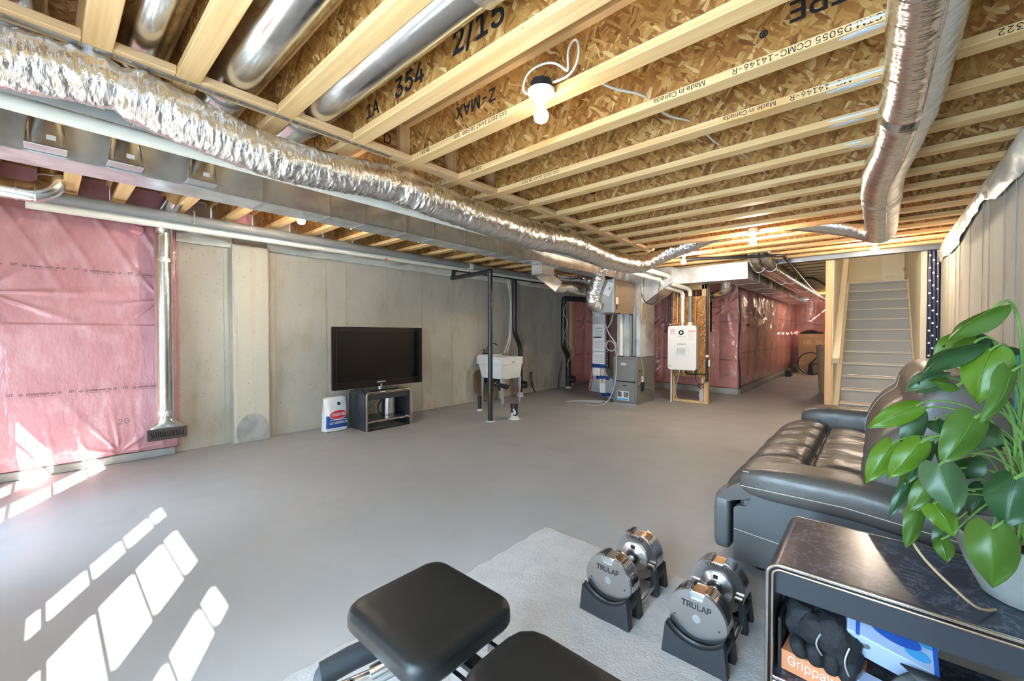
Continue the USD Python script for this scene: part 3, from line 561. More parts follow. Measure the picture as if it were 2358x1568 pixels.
pts = [(-2.5, -.72, 2.29), (-2.5, -.05, 2.305), (-2.5, .16, 2.33), (-2.5, .36, 2.30), (-2.5, .60, 2.258), (-2.5, .83, 2.226), (-2.5, 1.17, 2.237), (-2.5, 1.60, 2.272), (-2.5, 1.96, 2.25), (-2.51, 2.67, 2.222), (-2.52, 3.1, 2.212), (-2.50, 3.7, 2.24), (-2.53, 4.6, 2.195), (-2.52, 5.2, 2.20), (-2.43, 5.55, 2.235), (-2.20, 5.70, 2.36), (-1.95, 5.72, 2.43), (-1.60, 5.72, 2.53), (-1.2, 5.72, 2.57)]
rad = [.112, .115, .105, .118, .112, .110, .116, .120, .128, .135, .142, .135, .128, .122, .118, .112, .108, .105, .10]
P = spline(pts, 300); R_ = np.interp(np.linspace(0, 1, 300), np.linspace(0, 1, len(rad)), rad)
foil_duct(fx, P, R_, pinch=(.95, 2.35, 3.95, 6.15), amp=.0105)
for k in (40, 105, 175):
    part(fx, 'hanger_strap', tube(np.array([(-2.5+.128*math.sin(a), P[k][1], P[k][2]-.128*math.cos(a)) for a in np.linspace(-2.0, 2.0, 26)]), .003, 6), 'foil_smooth')
fr_ = thing('flexible_duct', 'smooth foil flexible duct passing overhead between the nearest lamp and the wall top', 'duct', (.05, 3.5, 2.2))
pts = [(.14, .2, 2.305), (.125, 1.2, 2.305), (.115, 1.9, 2.305), (.11, 2.5, 2.31), (.075, 3.1, 2.30), (.03, 3.6, 2.30), (.02, 4.2, 2.295), (.025, 4.9, 2.27), (.03, 5.35, 2.255), (-.01, 5.60, 2.28), (-.15, 5.69, 2.36), (-.45, 5.72, 2.47), (-.8, 5.72, 2.55), (-1.2, 5.72, 2.575)]
rad = [.104, .104, .104, .102, .106, .106, .112, .116, .118, .114, .108, .104, .10, .098]
P = spline(pts, 260); foil_duct(fr_, P, np.interp(np.linspace(0, 1, 260), np.linspace(0, 1, len(rad)), rad), pinch=(2.45, 3.95), amp=.0028, seed=5, mat='foil_soft')
sm = spline([(p[0]+.03, p[1], p[2]-.1055*r/.104) for p, r in zip(pts[1:9], rad[1:9])], 120)
part(fr_, 'sleeve_seam', tube(sm, .0022, 5), 'foil_smooth')
# plastic pipes below the joists
def pipe(name, label, P, r, mat, category='pipe', n=20, extra=(), rr=.05):
    t = thing(name, label, category, P[0]); part(t, 'pipe_run', tube(round_path(P, rr), r, n), mat, 50)
    for nm, q0, q1, r1, m_ in extra: part(t, nm, cyl(q0, q1, r1, n), m_, 40)
    return t
pw1 = pipe('vent_pipe', 'white plastic vent pipe running beside the long foil duct to the water heater', [(-2.78, -.7, 2.243), (-2.775, 6.93, 2.175), (-2.735, 7.08, 2.065), (-2.635, 7.60, 2.015), (-2.63, 7.66, 1.95), (-2.63, 7.66, 1.40)], .034, 'pvc_white',
     extra=[('elbow_hub', (-2.775, 6.86, 2.175), (-2.772, 6.93, 2.173), .041, 'pvc_white'), ('elbow_hub', (-2.745, 7.04, 2.095), (-2.72, 7.12, 2.062), .041, 'pvc_white'), ('elbow_hub', (-2.63, 7.66, 1.90), (-2.63, 7.66, 1.98), .041, 'pvc_white'), ('metal_collar', (-2.63, 7.66, 1.39), (-2.63, 7.66, 1.46), .037, 'galvanized_round')])
pw2 = pipe('vent_pipe', 'grey plastic vent pipe above the white one, dropping to the water heater', [(-2.71, -.7, 2.287), (-2.72, 5.9, 2.262)], .034, 'pvc_grey')
part(pw2, 'white_length', tube(round_path([(-2.72, 5.8, 2.262), (-2.66, 7.02, 2.235), (-2.62, 7.14, 2.10), (-2.51, 7.60, 2.055), (-2.50, 7.66, 2.0), (-2.50, 7.66, 1.93)], .05), .036, 20), 'pvc_white', 50)
part(pw2, 'drop_pipe', cyl((-2.50, 7.66, 1.94), (-2.50, 7.66, 1.42), .034), 'pvc_grey', 50); part(pw2, 'heater_socket', cyl((-2.50, 7.66, 1.395), (-2.50, 7.66, 1.46), .042), 'pvc_white', 40)
pg = pipe('drain_pipe', 'grey plastic pipe running along the top of the concrete wall', [(-4.95, -.08, 2.345), (-4.95, 8.0, 2.352), (-4.80, 8.2, 2.33), (-4.72, 8.22, 2.02), (-4.1, 7.9, 2.0)], .047, 'pvc_grey')
part(pg, 'white_coupling', cyl((-4.95, 4.55, 2.349), (-4.95, 4.63, 2.349), .053, 24), 'pvc_white', 40)
pw3 = pipe('drain_pipe', 'cream plastic pipe half hidden behind the grey one on the left wall', [(-5.09, -.08, 2.295), (-5.09, 8.1, 2.345), (-4.95, 8.25, 2.30), (-4.84, 8.25, 1.98), (-4.1, 7.95, 1.95)], .045, 'pvc_white')
part(pw3, 'orange_tag', box(-5.05, -5.045, 3.1, 3.14, 2.26, 2.285), 'paint_orange')
ch = thing('chain_hanger', 'small dark chain hanging the grey pipe near the pilaster', 'chain', (-4.95, .95, 2.3))
part(ch, 'link', [trimesh.creation.torus(.006, .0015, 10, 5, transform=trimesh.transformations.translation_matrix((-4.897, .97, 2.30+.010*k)) @ trimesh.transformations.rotation_matrix(PI/2, (1, 0, 0) if k % 2 else (0, 1, 0))) for k in range(13)], 'galvanized_dull', kind='stuff')
el = thing('elbow_duct', 'short segmented metal elbow duct over the pink sheeting near the rear wall', 'duct', (-4.7, 0, 2.3))
part(el, 'elbow', tube(round_path([(-4.7, -.72, 2.30), (-4.7, -.02, 2.30), (-4.7, .06, 2.36), (-4.7, .06, 2.62)], .12, 5), .073, 28), 'galvanized_round', 30)
for y in (-.34, -.12, -.03): part(el, 'crimp_ring', cyl((-4.7, y, 2.30), (-4.7, y+.008, 2.30), .0775, 28), 'galvanized_dull', 40)
part(el, 'crimp_ring', cyl((-4.7, .06, 2.43), (-4.7, .06, 2.438), .0775, 28), 'galvanized_dull', 40)
vd = thing('wall_duct', 'tall shiny metal duct standing against the pink sheeting', 'duct', (-5.33, .8, .2))
part(vd, 'riser_pipe', tube(round_path([(-5.33, .80, .40), (-5.33, .80, 2.30), (-5.22, .80, 2.40), (-4.7, .80, 2.47)], .08), .072, 40), 'galvanized_round', 50)
for z in (1.96, .44): part(vd, 'joint_band', tube([(-5.33, .80, z+.008*k) for k in range(7)], .0755, 36, disp=lambda s, a: .0035*meshkit.noise(np.stack([s*300, np.cos(a)*5, np.sin(a)*5], -1), 5)), 'foil', 40)
V = []
n = 32; a = np.arange(n)*2*PI/n
for k in range(7):
    w = k/6; w = w*w*(3-2*w); c = np.c_[np.cos(a), np.sin(a)]*.072; q = np.c_[np.clip(np.cos(a)*1.42, -1, 1)*.06, np.clip(np.sin(a)*1.42, -1, 1)*.135]; p = c*(1-w)+q*w
    V.append(np.c_[-5.33+p[:, 0]+.01*w, .80+.01*w+p[:, 1], np.full(n, .41-.10*k/6)])
V = np.vstack(V); ii, jj = np.meshgrid(np.arange(6), np.arange(n), indexing='ij'); q = np.stack([ii*n+jj, (ii+1)*n+jj, (ii+1)*n+(jj+1) % n, ii*n+(jj+1) % n], -1).reshape(-1, 4)
part(vd, 'boot', trimesh.Trimesh(V, np.vstack([q[:, [0, 1, 2]], q[:, [0, 2, 3]]]), process=False), 'galvanized_round', True)
part(vd, 'boot_box', box(-5.40, -5.262, .68, .94, .215, .315, .004), 'galvanized_dull')
face = rrect(.31, .112, .010)
for k in range(15):
    y = .035+.0165*k; bend = .012*math.sin((k-7)/7*1.2); face = face.difference(Polygon([(y, .028), (y+.008, .028), (y+.008+bend, .084), (y+bend, .084)]))
part(vd, 'register_cover', prism(face, (-5.262, .652, .208), (0, 1, 0), (0, 0, 1), (1, 0, 0), .012), 'register_brown'); part(vd, 'register_dark', box(-5.2615, -5.258, .67, .945, .225, .30), 'black_plastic')
part(vd, 'sticker', prism([(0, -.022), (.022, 0), (0, .022), (-.022, 0)], (-5.2595, .81, .335), (0, 1, 0), (.6, 0, .8), (.8, 0, -.6), .001), 'label_white')

# ------------------------------------------------------------------ mechanical corner
cd = thing('square_duct', 'galvanized rectangular duct crossing above the water heater and turning along the passage', 'duct', (-2, 7.4, 2.1))
part(cd, 'cross_run', box(-3.00, -1.53, 7.36, 7.76, 2.125, 2.395, .003), 'galvanized')
for x in (-2.45, -2.05, -1.99, -1.72): part(cd, 'seam_rib', box(x, x+.014, 7.356, 7.76, 2.122, 2.398), 'galvanized_dull')
part(cd, 'passage_run', box(-2.02, -1.60, 7.74, 15.6, 2.175, 2.40, .003), 'galvanized')
for y in (8.6, 9.8, 11.0, 12.2, 13.4): part(cd, 'seam_rib', box(-2.024, -1.596, y, y+.014, 2.172, 2.403), 'galvanized_dull')
part(cd, 'plenum_link', prism([(0, 0), (.50, .34), (.50, .60), (0, .60)], (-3.09, 7.02, 1.785), (1, 0, 0), (0, 0, 1), (0, 1, 0), .50), 'galvanized')
for i, x in enumerate((-1.40, -1.24)):
    t = thing('round_duct', ('inner', 'outer')[i]+' round duct of the pair running along the passage ceiling', 'duct', (x, 10, 2.3))
    part(t, 'pipe', tube(round_path([(x, 7.05, 2.66), (x, 7.08, 2.42), (x, 7.35, 2.30), (x, 15.6, 2.30)], .12, 6), .078, 28), 'galvanized_round', 40)
    for y in (7.5, 9.6, 11.7): part(t, 'joint_ring', cyl((x, y, 2.30), (x, y+.012, 2.30), .081, 28), 'galvanized_dull', 40)
gp = pipe('gas_pipe', 'dark iron gas pipe running under the joists into the passage', [(-2.25, 6.50, 2.39), (-1.12, 7.02, 2.385), (-1.02, 7.12, 2.385), (-1.20, 12.5, 2.36), (-1.2, 15, 2.36)], .022, 'abs_black')
fu = thing('furnace', 'grey metal furnace standing on the floor between return duct and water heater', 'furnace', (-3.34, 7.2, 0))
FX0, FX1, FY0, FY1 = -3.57, -3.115, 6.83, 7.60
part(fu, 'cabinet', box(FX0, FX1, FY0, FY1, .015, .845, .006), 'furnace_grey'); part(fu, 'base_rail', box(FX0, FX1, FY0-.004, FY1, 0, .016), 'galvanized_dull')
for z0, z1, r in ((.415, .79, .02), (.05, .395, .02)): part(fu, 'door_panel', prism(affinity.translate(rrect(.375, z1-z0, r), .045, 0), (FX0, FY0+.002, z0), (1, 0, 0), (0, 0, 1), (0, -1, 0), .022), 'furnace_panel', label='upper' and None)
part(fu, 'door_gap', box(FX0+.03, FX1-.03, FY0-.002, FY0+.01, .39, .42), 'black_plastic'); part(fu, 'latch', lathe([(0, 0), (.012, 0), (.012, .008), (0, .008)], (FX1-.055, FY0-.03, .405), 14, 'y'), 'black_plastic')
part(fu, 'handle_slot', box(-3.37, -3.30, FY0-.0225, FY0-.019, .325, .34), 'black_plastic')
oval = affinity.scale(Point(0, 0).buffer(1, quad_segs=12), .058, .023)
part(fu, 'badge', prism(oval, (-3.36, FY0-.020, .715), (1, 0, 0), (0, 0, 1), (0, -1, 0), .004), 'label_white'); part(fu, 'badge_lettering', text('LENNOX', .017, (-3.405, FY0-.0242, .707), (1, 0, 0), (0, 0, 1), True, .09), 'label_red')
part(fu, 'energy_label', box(-3.475, -3.255, FY0-.022, FY0-.0195, .07, .235), 'label_white', label='printed energy label'); part(fu, 'label_block', [box(-3.468, -3.395, FY0-.0226, FY0-.0215, .13, .222), box(-3.355, -3.262, FY0-.0226, FY0-.0215, .13, .222)], 'black_plastic'); part(fu, 'label_band', box(-3.468, -3.262, FY0-.0226, FY0-.0215, .075, .105), 'label_blue')
part(fu, 'label_lettering', [box(-3.465, -3.398, FY0-.0230, FY0-.0225, z, z+.004) for z in (.14, .16, .18, .20)]+[box(-3.352, -3.265, FY0-.0230, FY0-.0225, z, z+.005) for z in (.14, .158, .176, .194, .21)], 'label_white')
for y, z, r in ((6.93, .60, .018), (6.96, .50, .008), (7.15, .30, .006), (7.35, .34, .006), (7.42, .12, .006)): part(fu, 'knockout', lathe([(0, 0), (r, 0), (r, .003), (0, .003)], (FX1+.003, y, z), 14, 'x'), 'black_plastic')
pm = thing('supply_plenum', 'tall galvanized plenum standing on top of the furnace', 'plenum', (-3.3, 7.2, .845))
part(pm, 'body', box(-3.54, -3.095, 6.92, 7.52, .846, 2.33, .003), 'galvanized'); part(pm, 'corner_rib', box(-3.10, -3.09, 6.915, 6.93, .85, 2.33), 'galvanized_dull')
part(pm, 'link_to_trunk', box(-3.54, -3.34, 6.55, 7.0, 2.19, 2.40, .003), 'galvanized')
for i, (x, mt, lb) in enumerate(((-3.44, 'pvc_white', 'white plastic pipe standing on the furnace in front of the plenum'), (-3.255, 'pvc_grey', 'grey plastic pipe standing on the furnace, the one nearer the return duct'), (-3.20, 'pvc_grey', 'grey plastic pipe standing on the furnace, nearer the plenum corner'))):
    r = .038 if i == 0 else .022
    t = thing('furnace_pipe', lb, 'pipe', (x, 6.87, .845)); part(t, 'riser', cyl((x, 6.875, .86), (x, 6.875, 1.72), r), mt, 50); part(t, 'rubber_boot', cyl((x, 6.875, .845), (x, 6.875, .862), r+.008), 'rubber_black', 40)
er = thing('ventilator_unit', 'brown fronted air exchanger box hung on black straps over the furnace', 'ventilator', (-3.4, 6.6, 1.6))
EX0, EX1, EY0, EY1, EZ0, EZ1 = -3.62, -3.20, 6.15, 6.80, 1.60, 2.145
part(er, 'case', box(EX0, EX1, EY0, EY1, EZ0, EZ1, .006), 'unit_grey'); part(er, 'access_panel', box(EX1, EX1+.012, EY0+.015, EY1+.20, EZ0-.01, EZ1-.01, .004), 'unit_brown'); part(er, 'corner_strip', box(EX1-.04, EX1+.003, EY0-.004, EY0, EZ0, EZ1), 'galvanized_dull')
part(er, 'sticker', box(EX1+.012, EX1+.0135, EY0+.03, EY0+.12, EZ0+.14, EZ0+.25), 'label_pink'); part(er, 'sticker', box(EX1+.012, EX1+.0135, EY0+.03, EY0+.08, EZ0+.05, EZ0+.12), 'strip_navy')
for y, z in ((6.28, 2.03), (6.30, 1.72), (6.72, 1.66), (6.86, 1.9)): part(er, 'screw', lathe([(0, 0), (.008, 0), (.008, .004), (0, .004)], (EX1+.016, y, z), 10, 'x'), 'black_plastic')
part(er, 'clamp', box(EX1-.01, EX1+.02, EY0+.10, EY0+.17, EZ0-.02, EZ0), 'black_plastic'); part(er, 'clamp', box(EX1-.01, EX1+.02, EY1-.08, EY1-.01, EZ0-.02, EZ0), 'black_plastic')
part(er, 'manual_card', turn(box(-3.31, -3.308, EY0-.012, EY0-.010, 1.88, 2.08).union(box(-3.40, -3.24, EY0-.012, EY0-.010, 1.88, 2.10)) if False else box(-3.36, -3.235, EY0-.014, EY0-.012, 1.88, 2.10), .45, (0, 1, 0), (-3.30, EY0, 1.99)), 'label_white', label='white instruction card'); part(er, 'card_mark', turn(box(-3.30, -3.26, EY0-.0155, EY0-.0145, 1.98, 2.03), .45, (0, 1, 0), (-3.30, EY0, 1.99)), 'unit_grey')
for i, (x, y) in enumerate(((-3.60, 6.16), (-3.215, 6.95))): part(er, 'hanging_strap', cat(tube([(x-.02, y-.02, 1.58), (x+.01, y, 2.1), (x+.05, y+.01, 2.42)], .016, 6)), 'rubber_black')
def ribbed(P, r, pitch=.018): 
    return tube(spline(P, 260), r, 26, disp=lambda s, a: .006*np.sin(s/pitch*2*PI)+.006*(meshkit.noise(np.stack([s*40, np.cos(a)*3, np.sin(a)*3], -1), 4)-.5))
for i, (x, y) in enumerate(((-3.38, 6.45), (-3.38, 6.75))):
    t = thing('ribbed_hose', ('silver ribbed hose rising from the rear of the air exchanger top', 'silver ribbed hose rising from the front of the air exchanger top')[1-i], 'hose', (x, y, 2.14)); part(t, 'hose', ribbed([(x, y, 2.14), (x, y, 2.25), (x+.01, y+.01, 2.33), (x+.02, y+.02, 2.41)], .075), 'foil_smooth', 40)
fd = thing('foil_drop', 'crinkled foil sleeve falling from the long flexible duct to the air exchanger', 'duct', (-3.4, 6.1, 1.7))
P = spline([(-3.33, 6.06, 2.40), (-3.38, 6.03, 2.25), (-3.46, 6.02, 2.05), (-3.52, 6.02, 1.88), (-3.52, 6.04, 1.76), (-3.48, 6.12, 1.70)], 120); foil_duct(fd, P, np.interp(np.linspace(0, 1, 120), [0, .3, .7, 1], [.085, .10, .108, .10]), pinch=(.2,), amp=.010, seed=15)
rd = thing('return_duct', 'pale galvanized narrow return duct curving into the furnace side, papers stuck on it', 'duct', (-3.95, 7.0, 0))
part(rd, 'riser', box(-4.09, -3.81, 6.98, 7.5, .60, 2.25, .003), 'galvanized_dull')
arc = [(-4.09, .60)]+[(-4.09+.44*(1-math.cos(t)), .60-.55*math.sin(t)) for t in np.linspace(0, PI/2*.92, 14)]+[(-3.575, .03), (-3.575, .40)]+[(-3.81+.215*(1-math.sin(t)), .60-.20*math.cos(t)) for t in np.linspace(0, PI/2, 8)]
part(rd, 'curved_boot', prism(Polygon(arc).buffer(0), (0, 6.98, 0), (1, 0, 0), (0, 0, 1), (0, 1, 0), .52), 'unit_grey', label='pale grey curved boot')
for z0, z1, a in ((1.385, 1.43, .1), (1.20, 1.375, 0), (.93, 1.17, 0), (.66, .90, 0)): part(rd, 'paper', box(-4.075+.02*a, -3.84, 6.974, 6.978, z0, z1), 'label_white', label='white paper sheet')
part(rd, 'paper_print', [box(-4.03, -3.88, 6.9725, 6.9735, 1.352, 1.362)]+[box(-4.05, -3.86, 6.9725, 6.9735, z, z+.003) for z in np.r_[np.arange(1.22, 1.34, .012), np.arange(.96, 1.14, .014), np.arange(.70, .87, .014)]], 'print_grey', kind='stuff')
part(rd, 'magnet_strip', box(-4.06, -3.90, 6.970, 6.978, 1.175, 1.198), 'black_plastic'); part(rd, 'red_label', box(-4.03, -3.87, 6.972, 6.978, 1.675, 1.70), 'label_red'); part(rd, 'paper', box(-4.02, -3.91, 6.973, 6.978, 1.59, 1.655), 'label_white')
for x0, x1, z, an in ((-4.10, -3.80, .645, .03), (-4.00, -3.72, .425, .03), (-3.87, -3.65, .115, .06)):
    part(rd, 'navy_tape', turn(box(x0, x1, 6.972, 6.977, z-.035, z+.035), an, (0, 1, 0), ((x0+x1)/2, 7, z)), 'tape_navy'); part(rd, 'tape_emblem', [lathe([(0, 0), (.016, 0), (.016, .001), (0, .001)], (x0+.02+q, 6.972, z), 12, 'y') for q in (.01, .13)], 'label_white')
for x0, x1, z0, z1 in ((-4.07, -3.92, .455, .60), (-3.92, -3.80, .14, .32)): part(rd, 'notice', box(x0, x1, 6.971, 6.977, z0, z1), 'label_white')
part(rd, 'notice_picture', [box(-3.90, -3.83, 6.970, 6.977, .47, .58), box(-3.93, -3.87, 6.969, 6.977, .33, .40), box(-3.855, -3.80, 6.969, 6.977, .33, .41)], 'label_pink')
ctl = thing('control_rail', 'dark narrow cable rail between the return duct and furnace', 'cable rail', (-3.78, 7, .6)); part(ctl, 'rail', box(-3.79, -3.755, 6.99, 7.02, .62, 1.6), 'black_plastic'); part(ctl, 'red_tag', box(-3.79, -3.75, 6.985, 6.989, 1.05, 1.12), 'label_red')
for z in np.arange(.66, 1.0, .05): part(ctl, 'clip', box(-3.785, -3.77, 6.984, 6.989, z, z+.012), 'label_white')
dh = thing('condensate_hose', 'clear grey plastic hose looping from the air exchanger down to the floor', 'hose', (-3.5, 6.7, 0))
part(dh, 'hose', tube(spline([(-3.53, 6.30, 1.58), (-3.50, 6.40, 1.42), (-3.46, 6.5, 1.22), (-3.40, 6.60, 1.06), (-3.44, 6.62, .97), (-3.54, 6.62, .96), (-3.60, 6.62, 1.04), (-3.56, 6.62, 1.12), (-3.47, 6.63, 1.10), (-3.42, 6.64, .95), (-3.43, 6.66, .5), (-3.49, 6.60, .16), (-3.56, 6.42, .02), (-3.70, 6.28, .013), (-3.90, 6.35, .013), (-3.98, 6.50, .013), (-3.85, 6.60, .013), (-3.70, 6.66, .013)], 260), .012, 8), 'clear_tube', 50)
part(dh, 'side_branch', tube(spline([(-3.30, 6.30, 1.58), (-3.36, 6.35, 1.46), (-3.46, 6.42, 1.36)], 30), .012, 8), 'clear_tube', 50)
h2 = thing('floor_hose', 'clear hose with a metal fitting lying on the floor in front of the return duct', 'hose', (-4, 6.8, 0)); part(h2, 'hose', tube(spline([(-3.66, 6.80, .02), (-3.90, 6.72, .013), (-4.10, 6.55, .013), (-4.22, 6.35, .013)], 60), .012, 8), 'clear_tube', 50); part(h2, 'fitting', cyl((-4.22, 6.35, .015), (-4.27, 6.28, .015), .014, 10), 'chrome', 40)
yc = thing('yellow_cable', 'thin yellow electrical cable hanging down the furnace corner', 'cable', (-3.08, 6.9, .4)); part(yc, 'cable', tube(spline([(-3.075, 6.95, 2.3), (-3.08, 6.93, 1.7), (-3.07, 6.92, 1.1), (-3.085, 6.93, .8), (-3.05, 6.95, .6), (-3.07, 6.93, .45), (-3.10, 6.88, .36)], 90), .006, 6), 'brass', 50)
sw = thing('service_switch', 'white and black service switch on the furnace side with a cord', 'switch', (-3.1, 7.0, .3)); part(sw, 'switch_body', box(-3.114, -3.085, 6.99, 7.04, .40, .50, .004), 'white_plastic'); part(sw, 'black_box', box(-3.114, -3.075, 6.985, 7.05, .24, .40, .006), 'black_plastic'); part(sw, 'cord', tube(spline([(-3.09, 7.05, .29), (-3.06, 7.25, .28), (-3.05, 7.42, .15), (-3.06, 7.5, .03), (-2.95, 7.62, .012), (-2.86, 7.72, .012)], 70), .006, 6), 'pvc_grey', 50)
bc = thing('black_cable', 'black cable looping from the plenum corner to the square duct', 'cable', (-3, 6.9, 1.7)); part(bc, 'cable', tube(spline([(-3.06, 6.88, 1.95), (-2.98, 6.86, 1.80), (-2.86, 6.86, 1.76), (-2.78, 6.88, 1.85), (-2.76, 6.9, 2.05), (-2.74, 6.92, 2.2)], 80), .008, 8), 'abs_black', 50)
bp = thing('black_hose', 'dark drain hose hanging by the furnace rear corner', 'hose', (-3.0, 7.9, 1.3)); part(bp, 'hose', tube(spline([(-2.93, 7.80, 1.95), (-2.93, 7.80, 1.5), (-2.97, 7.8, 1.34), (-3.0, 7.8, 1.28)], 40), .022, 10), 'abs_black', 50)
# water heater on its stud frame
hf = thing('heater_frame', 'wooden stud frame with strand board backing that carries the water heater', 'stud frame', (-2.55, 7.85, 0))
HY = 7.80
for x in (-2.86, -2.30): part(hf, 'stud', box(x, x+.042, HY, HY+.095, .04, ZJ, .003), 'lumber_upright')
part(hf, 'stud', box(-2.345, -2.303, HY, HY+.095, .04, ZJ, .003), 'lumber_upright'); part(hf, 'stud', box(-2.256, -2.235, HY+.0, HY+.095, 0, ZJ, .003), 'lumber_upright')
part(hf, 'bottom_plate', box(-2.86, -2.25, HY, HY+.095, 0, .04, .003), 'lumber_across'); part(hf, 'top_plate', box(-2.86, -2.25, HY, HY+.095, 2.05, 2.14, .003), 'lumber_across')
part(hf, 'backing_board', box(-2.84, -2.27, HY-.016, HY-.001, .47, 1.93), 'strand_board'); [part(hf, 'board_joint', box(-2.84, -2.27, HY-.018, HY-.016, z, z+.004), 'black_plastic') for z in (1.52, 1.10)]
part(hf, 'plastic_wrap', slab(lambda u, v: (-2.375+.07*u, HY-.012-.012*meshkit.noise(np.stack([u*4, v*9, u*0], -1), 3), .03+.22*v), 10, 24, [0, .004, 0]), 'clear_grey', True); part(hf, 'switch_plate', box(-2.335, -2.305, HY-.006, HY, 1.58, 1.72), 'white_plastic')
wh = thing('water_heater', 'white wall hung tankless water heater with a round dial', 'water heater', (-2.6, 7.7, .6))
HX0, HX1, HZ0, HZ1, HF = -2.857, -2.362, .605, 1.40, 7.56
part(wh, 'case', prism(rrect(HX1-HX0-.01, HZ1-HZ0, .03), (HX0+.005, HF+.03, HZ0), (1, 0, 0), (0, 0, 1), (0, 1, 0), .19), 'unit_grey'); part(wh, 'front_cover', prism(rrect(HX1-HX0, HZ1-HZ0, .045, 8), (HX0, HF+.04, HZ0), (1, 0, 0), (0, 0, 1), (0, -1, 0), .04), 'heater_white', 40)
part(wh, 'dial_ring', lathe([(0, 0), (.044, 0), (.044, .006), (0, .006)], (-2.62, HF, 1.275), 32, 'y'), 'black_plastic'); part(wh, 'dial', lathe([(0, 0), (.024, 0), (.022, .016), (0, .018)], (-2.62, HF-.004, 1.275), 24, 'y'), 'brushed_steel', 30); part(wh, 'brand_plate', box(-2.645, -2.585, HF-.002, HF+.001, 1.365, 1.378), 'label_white')
part(wh, 'display', box(-2.695, -2.535, HF-.002, HF+.001, 1.055, 1.08), 'unit_grey', label='grey display window'); part(wh, 'name_line', box(-2.695, -2.535, HF-.001, HF+.001, 1.192, 1.202), 'unit_grey')
part(wh, 'manual', slab(lambda u, v: (-2.73+.24*u, HF-.004-.012*meshkit.noise(np.stack([u*3, v*3, u*0], -1), 4), .875+.15*v), 12, 10, [0, .004, 0]), 'label_white', label='paper manual in a plastic sleeve'); part(wh, 'manual_print', [box(-2.68+.025*k, -2.668+.025*k, HF-.018, HF-.0165, .90, 1.00) for k in range(6)], 'unit_grey')
part(wh, 'warning_text', [box(-2.815, -2.725, HF-.0012, HF, z, z+.006) for z in (1.325, 1.29, 1.255)]+[box(-2.50, -2.375, HF-.0012, HF, 1.295, 1.303)], 'label_red'); part(wh, 'small_print', [box(-2.815, -2.74, HF-.0012, HF, z, z+.004) for z in (1.34, 1.31, 1.275)]+[box(-2.50, -2.39, HF-.0012, HF, z, z+.003) for z in np.arange(1.15, 1.285, .012)]+[box(-2.66, -2.55, HF-.0012, HF, z, z+.004) for z in (1.16, 1.12)], 'label_pink')
part(wh, 'drain_plug', lathe([(0, 0), (.011, 0), (.011, .004), (0, .004)], (-2.815, HF, .665), 14, 'y'), 'unit_grey')
for x in (-2.68, -2.60, -2.43): part(wh, 'connector', cyl((x, 7.66, .55), (x, 7.66, .61), .014, 12), 'chrome', 40)
cp = thing('copper_pipe', 'copper water pipe with a brass valve arm at the top left of the water heater', 'pipe', (-2.8, 7.75, 1.4)); part(cp, 'pipe_run', tube(round_path([(-2.755, 7.76, 2.05), (-2.755, 7.76, 1.44), (-2.87, 7.70, 1.43)], .03), .010, 10), 'copper', 50); part(cp, 'valve_arm', box(-2.885, -2.86, 7.685, 7.705, 1.42, 1.44), 'brass')
c2 = thing('copper_pipe', 'copper water pipe beside the grey vent above the water heater', 'pipe', (-2.41, 7.75, 1.4)); part(c2, 'pipe_run', tube([(-2.425, 7.74, 1.42), (-2.425, 7.74, 1.97)], .010, 10), 'copper', 50); part(c2, 'green_tag', box(-2.437, -2.413, 7.725, 7.735, 1.93, 2.01), 'leaf_dark')
gs = thing('gas_drop', 'black iron gas line dropping beside the water heater with a tee and drip leg', 'pipe', (-2.22, 7.7, .4))
part(gs, 'pipe_run', cyl((-2.225, 7.72, .43), (-2.225, 7.72, 2.13), .021, 16), 'abs_black', 50); part(gs, 'branch', tube(round_path([(-2.225, 7.72, .535), (-2.57, 7.70, .53), (-2.60, 7.68, .60)], .04), .014, 12), 'abs_black', 50); part(gs, 'tee', cyl((-2.225, 7.72, .50), (-2.225, 7.72, .575), .030, 16), 'abs_black', 40); part(gs, 'end_cap', cyl((-2.225, 7.72, .41), (-2.225, 7.72, .45), .028, 16), 'abs_black', 40); part(gs, 'union', cyl((-2.225, 7.72, .66), (-2.225, 7.72, .70), .031, 16), 'abs_black', 40); part(gs, 'valve_label', box(-2.20, -2.175, 7.70, 7.715, .68, .80), 'label_white'); part(gs, 'white_sleeve', cyl((-2.225, 7.72, .84), (-2.225, 7.72, .88), .026, 14), 'white_plastic', 40)
part(gs, 'top_arm', tube(round_path([(-2.225, 7.72, 2.12), (-2.45, 7.55, 2.22), (-2.5, 7.5, 2.3)], .03), .020, 12), 'abs_black', 50)
wd = thing('white_drain_pipe', 'thin white plastic pipe slanting from the water heater to the floor', 'pipe', (-2.83, 7.6, 0)); part(wd, 'pipe_run', cyl((-2.835, 7.68, .60), (-2.815, 7.62, 0), .013, 12), 'pvc_white', 50)
pc_ = thing('power_cord', 'coiled black power cord hanging under the water heater', 'cord', (-2.37, 7.72, .3)); part(pc_, 'cord', tube(spline([(-2.40, 7.68, .61), (-2.41, 7.70, .45), (-2.36, 7.72, .36)]+[(-2.335+.045*math.cos(t), 7.735, .325+.04*math.sin(t)) for t in np.linspace(2, 16, 24)]+[(-2.28, 7.74, .38), (-2.25, 7.73, .46)], 200), .007, 6), 'abs_black', 50)
tb = thing('clear_drain_tube', 'clear tube curving from the water heater bottom to the floor', 'hose', (-2.7, 7.7, 0)); part(tb, 'hose', tube(spline([(-2.68, 7.66, .55), (-2.73, 7.68, .38), (-2.77, 7.70, .18), (-2.70, 7.72, .03), (-2.58, 7.74, .012)], 60), .009, 8), 'clear_tube', 50)
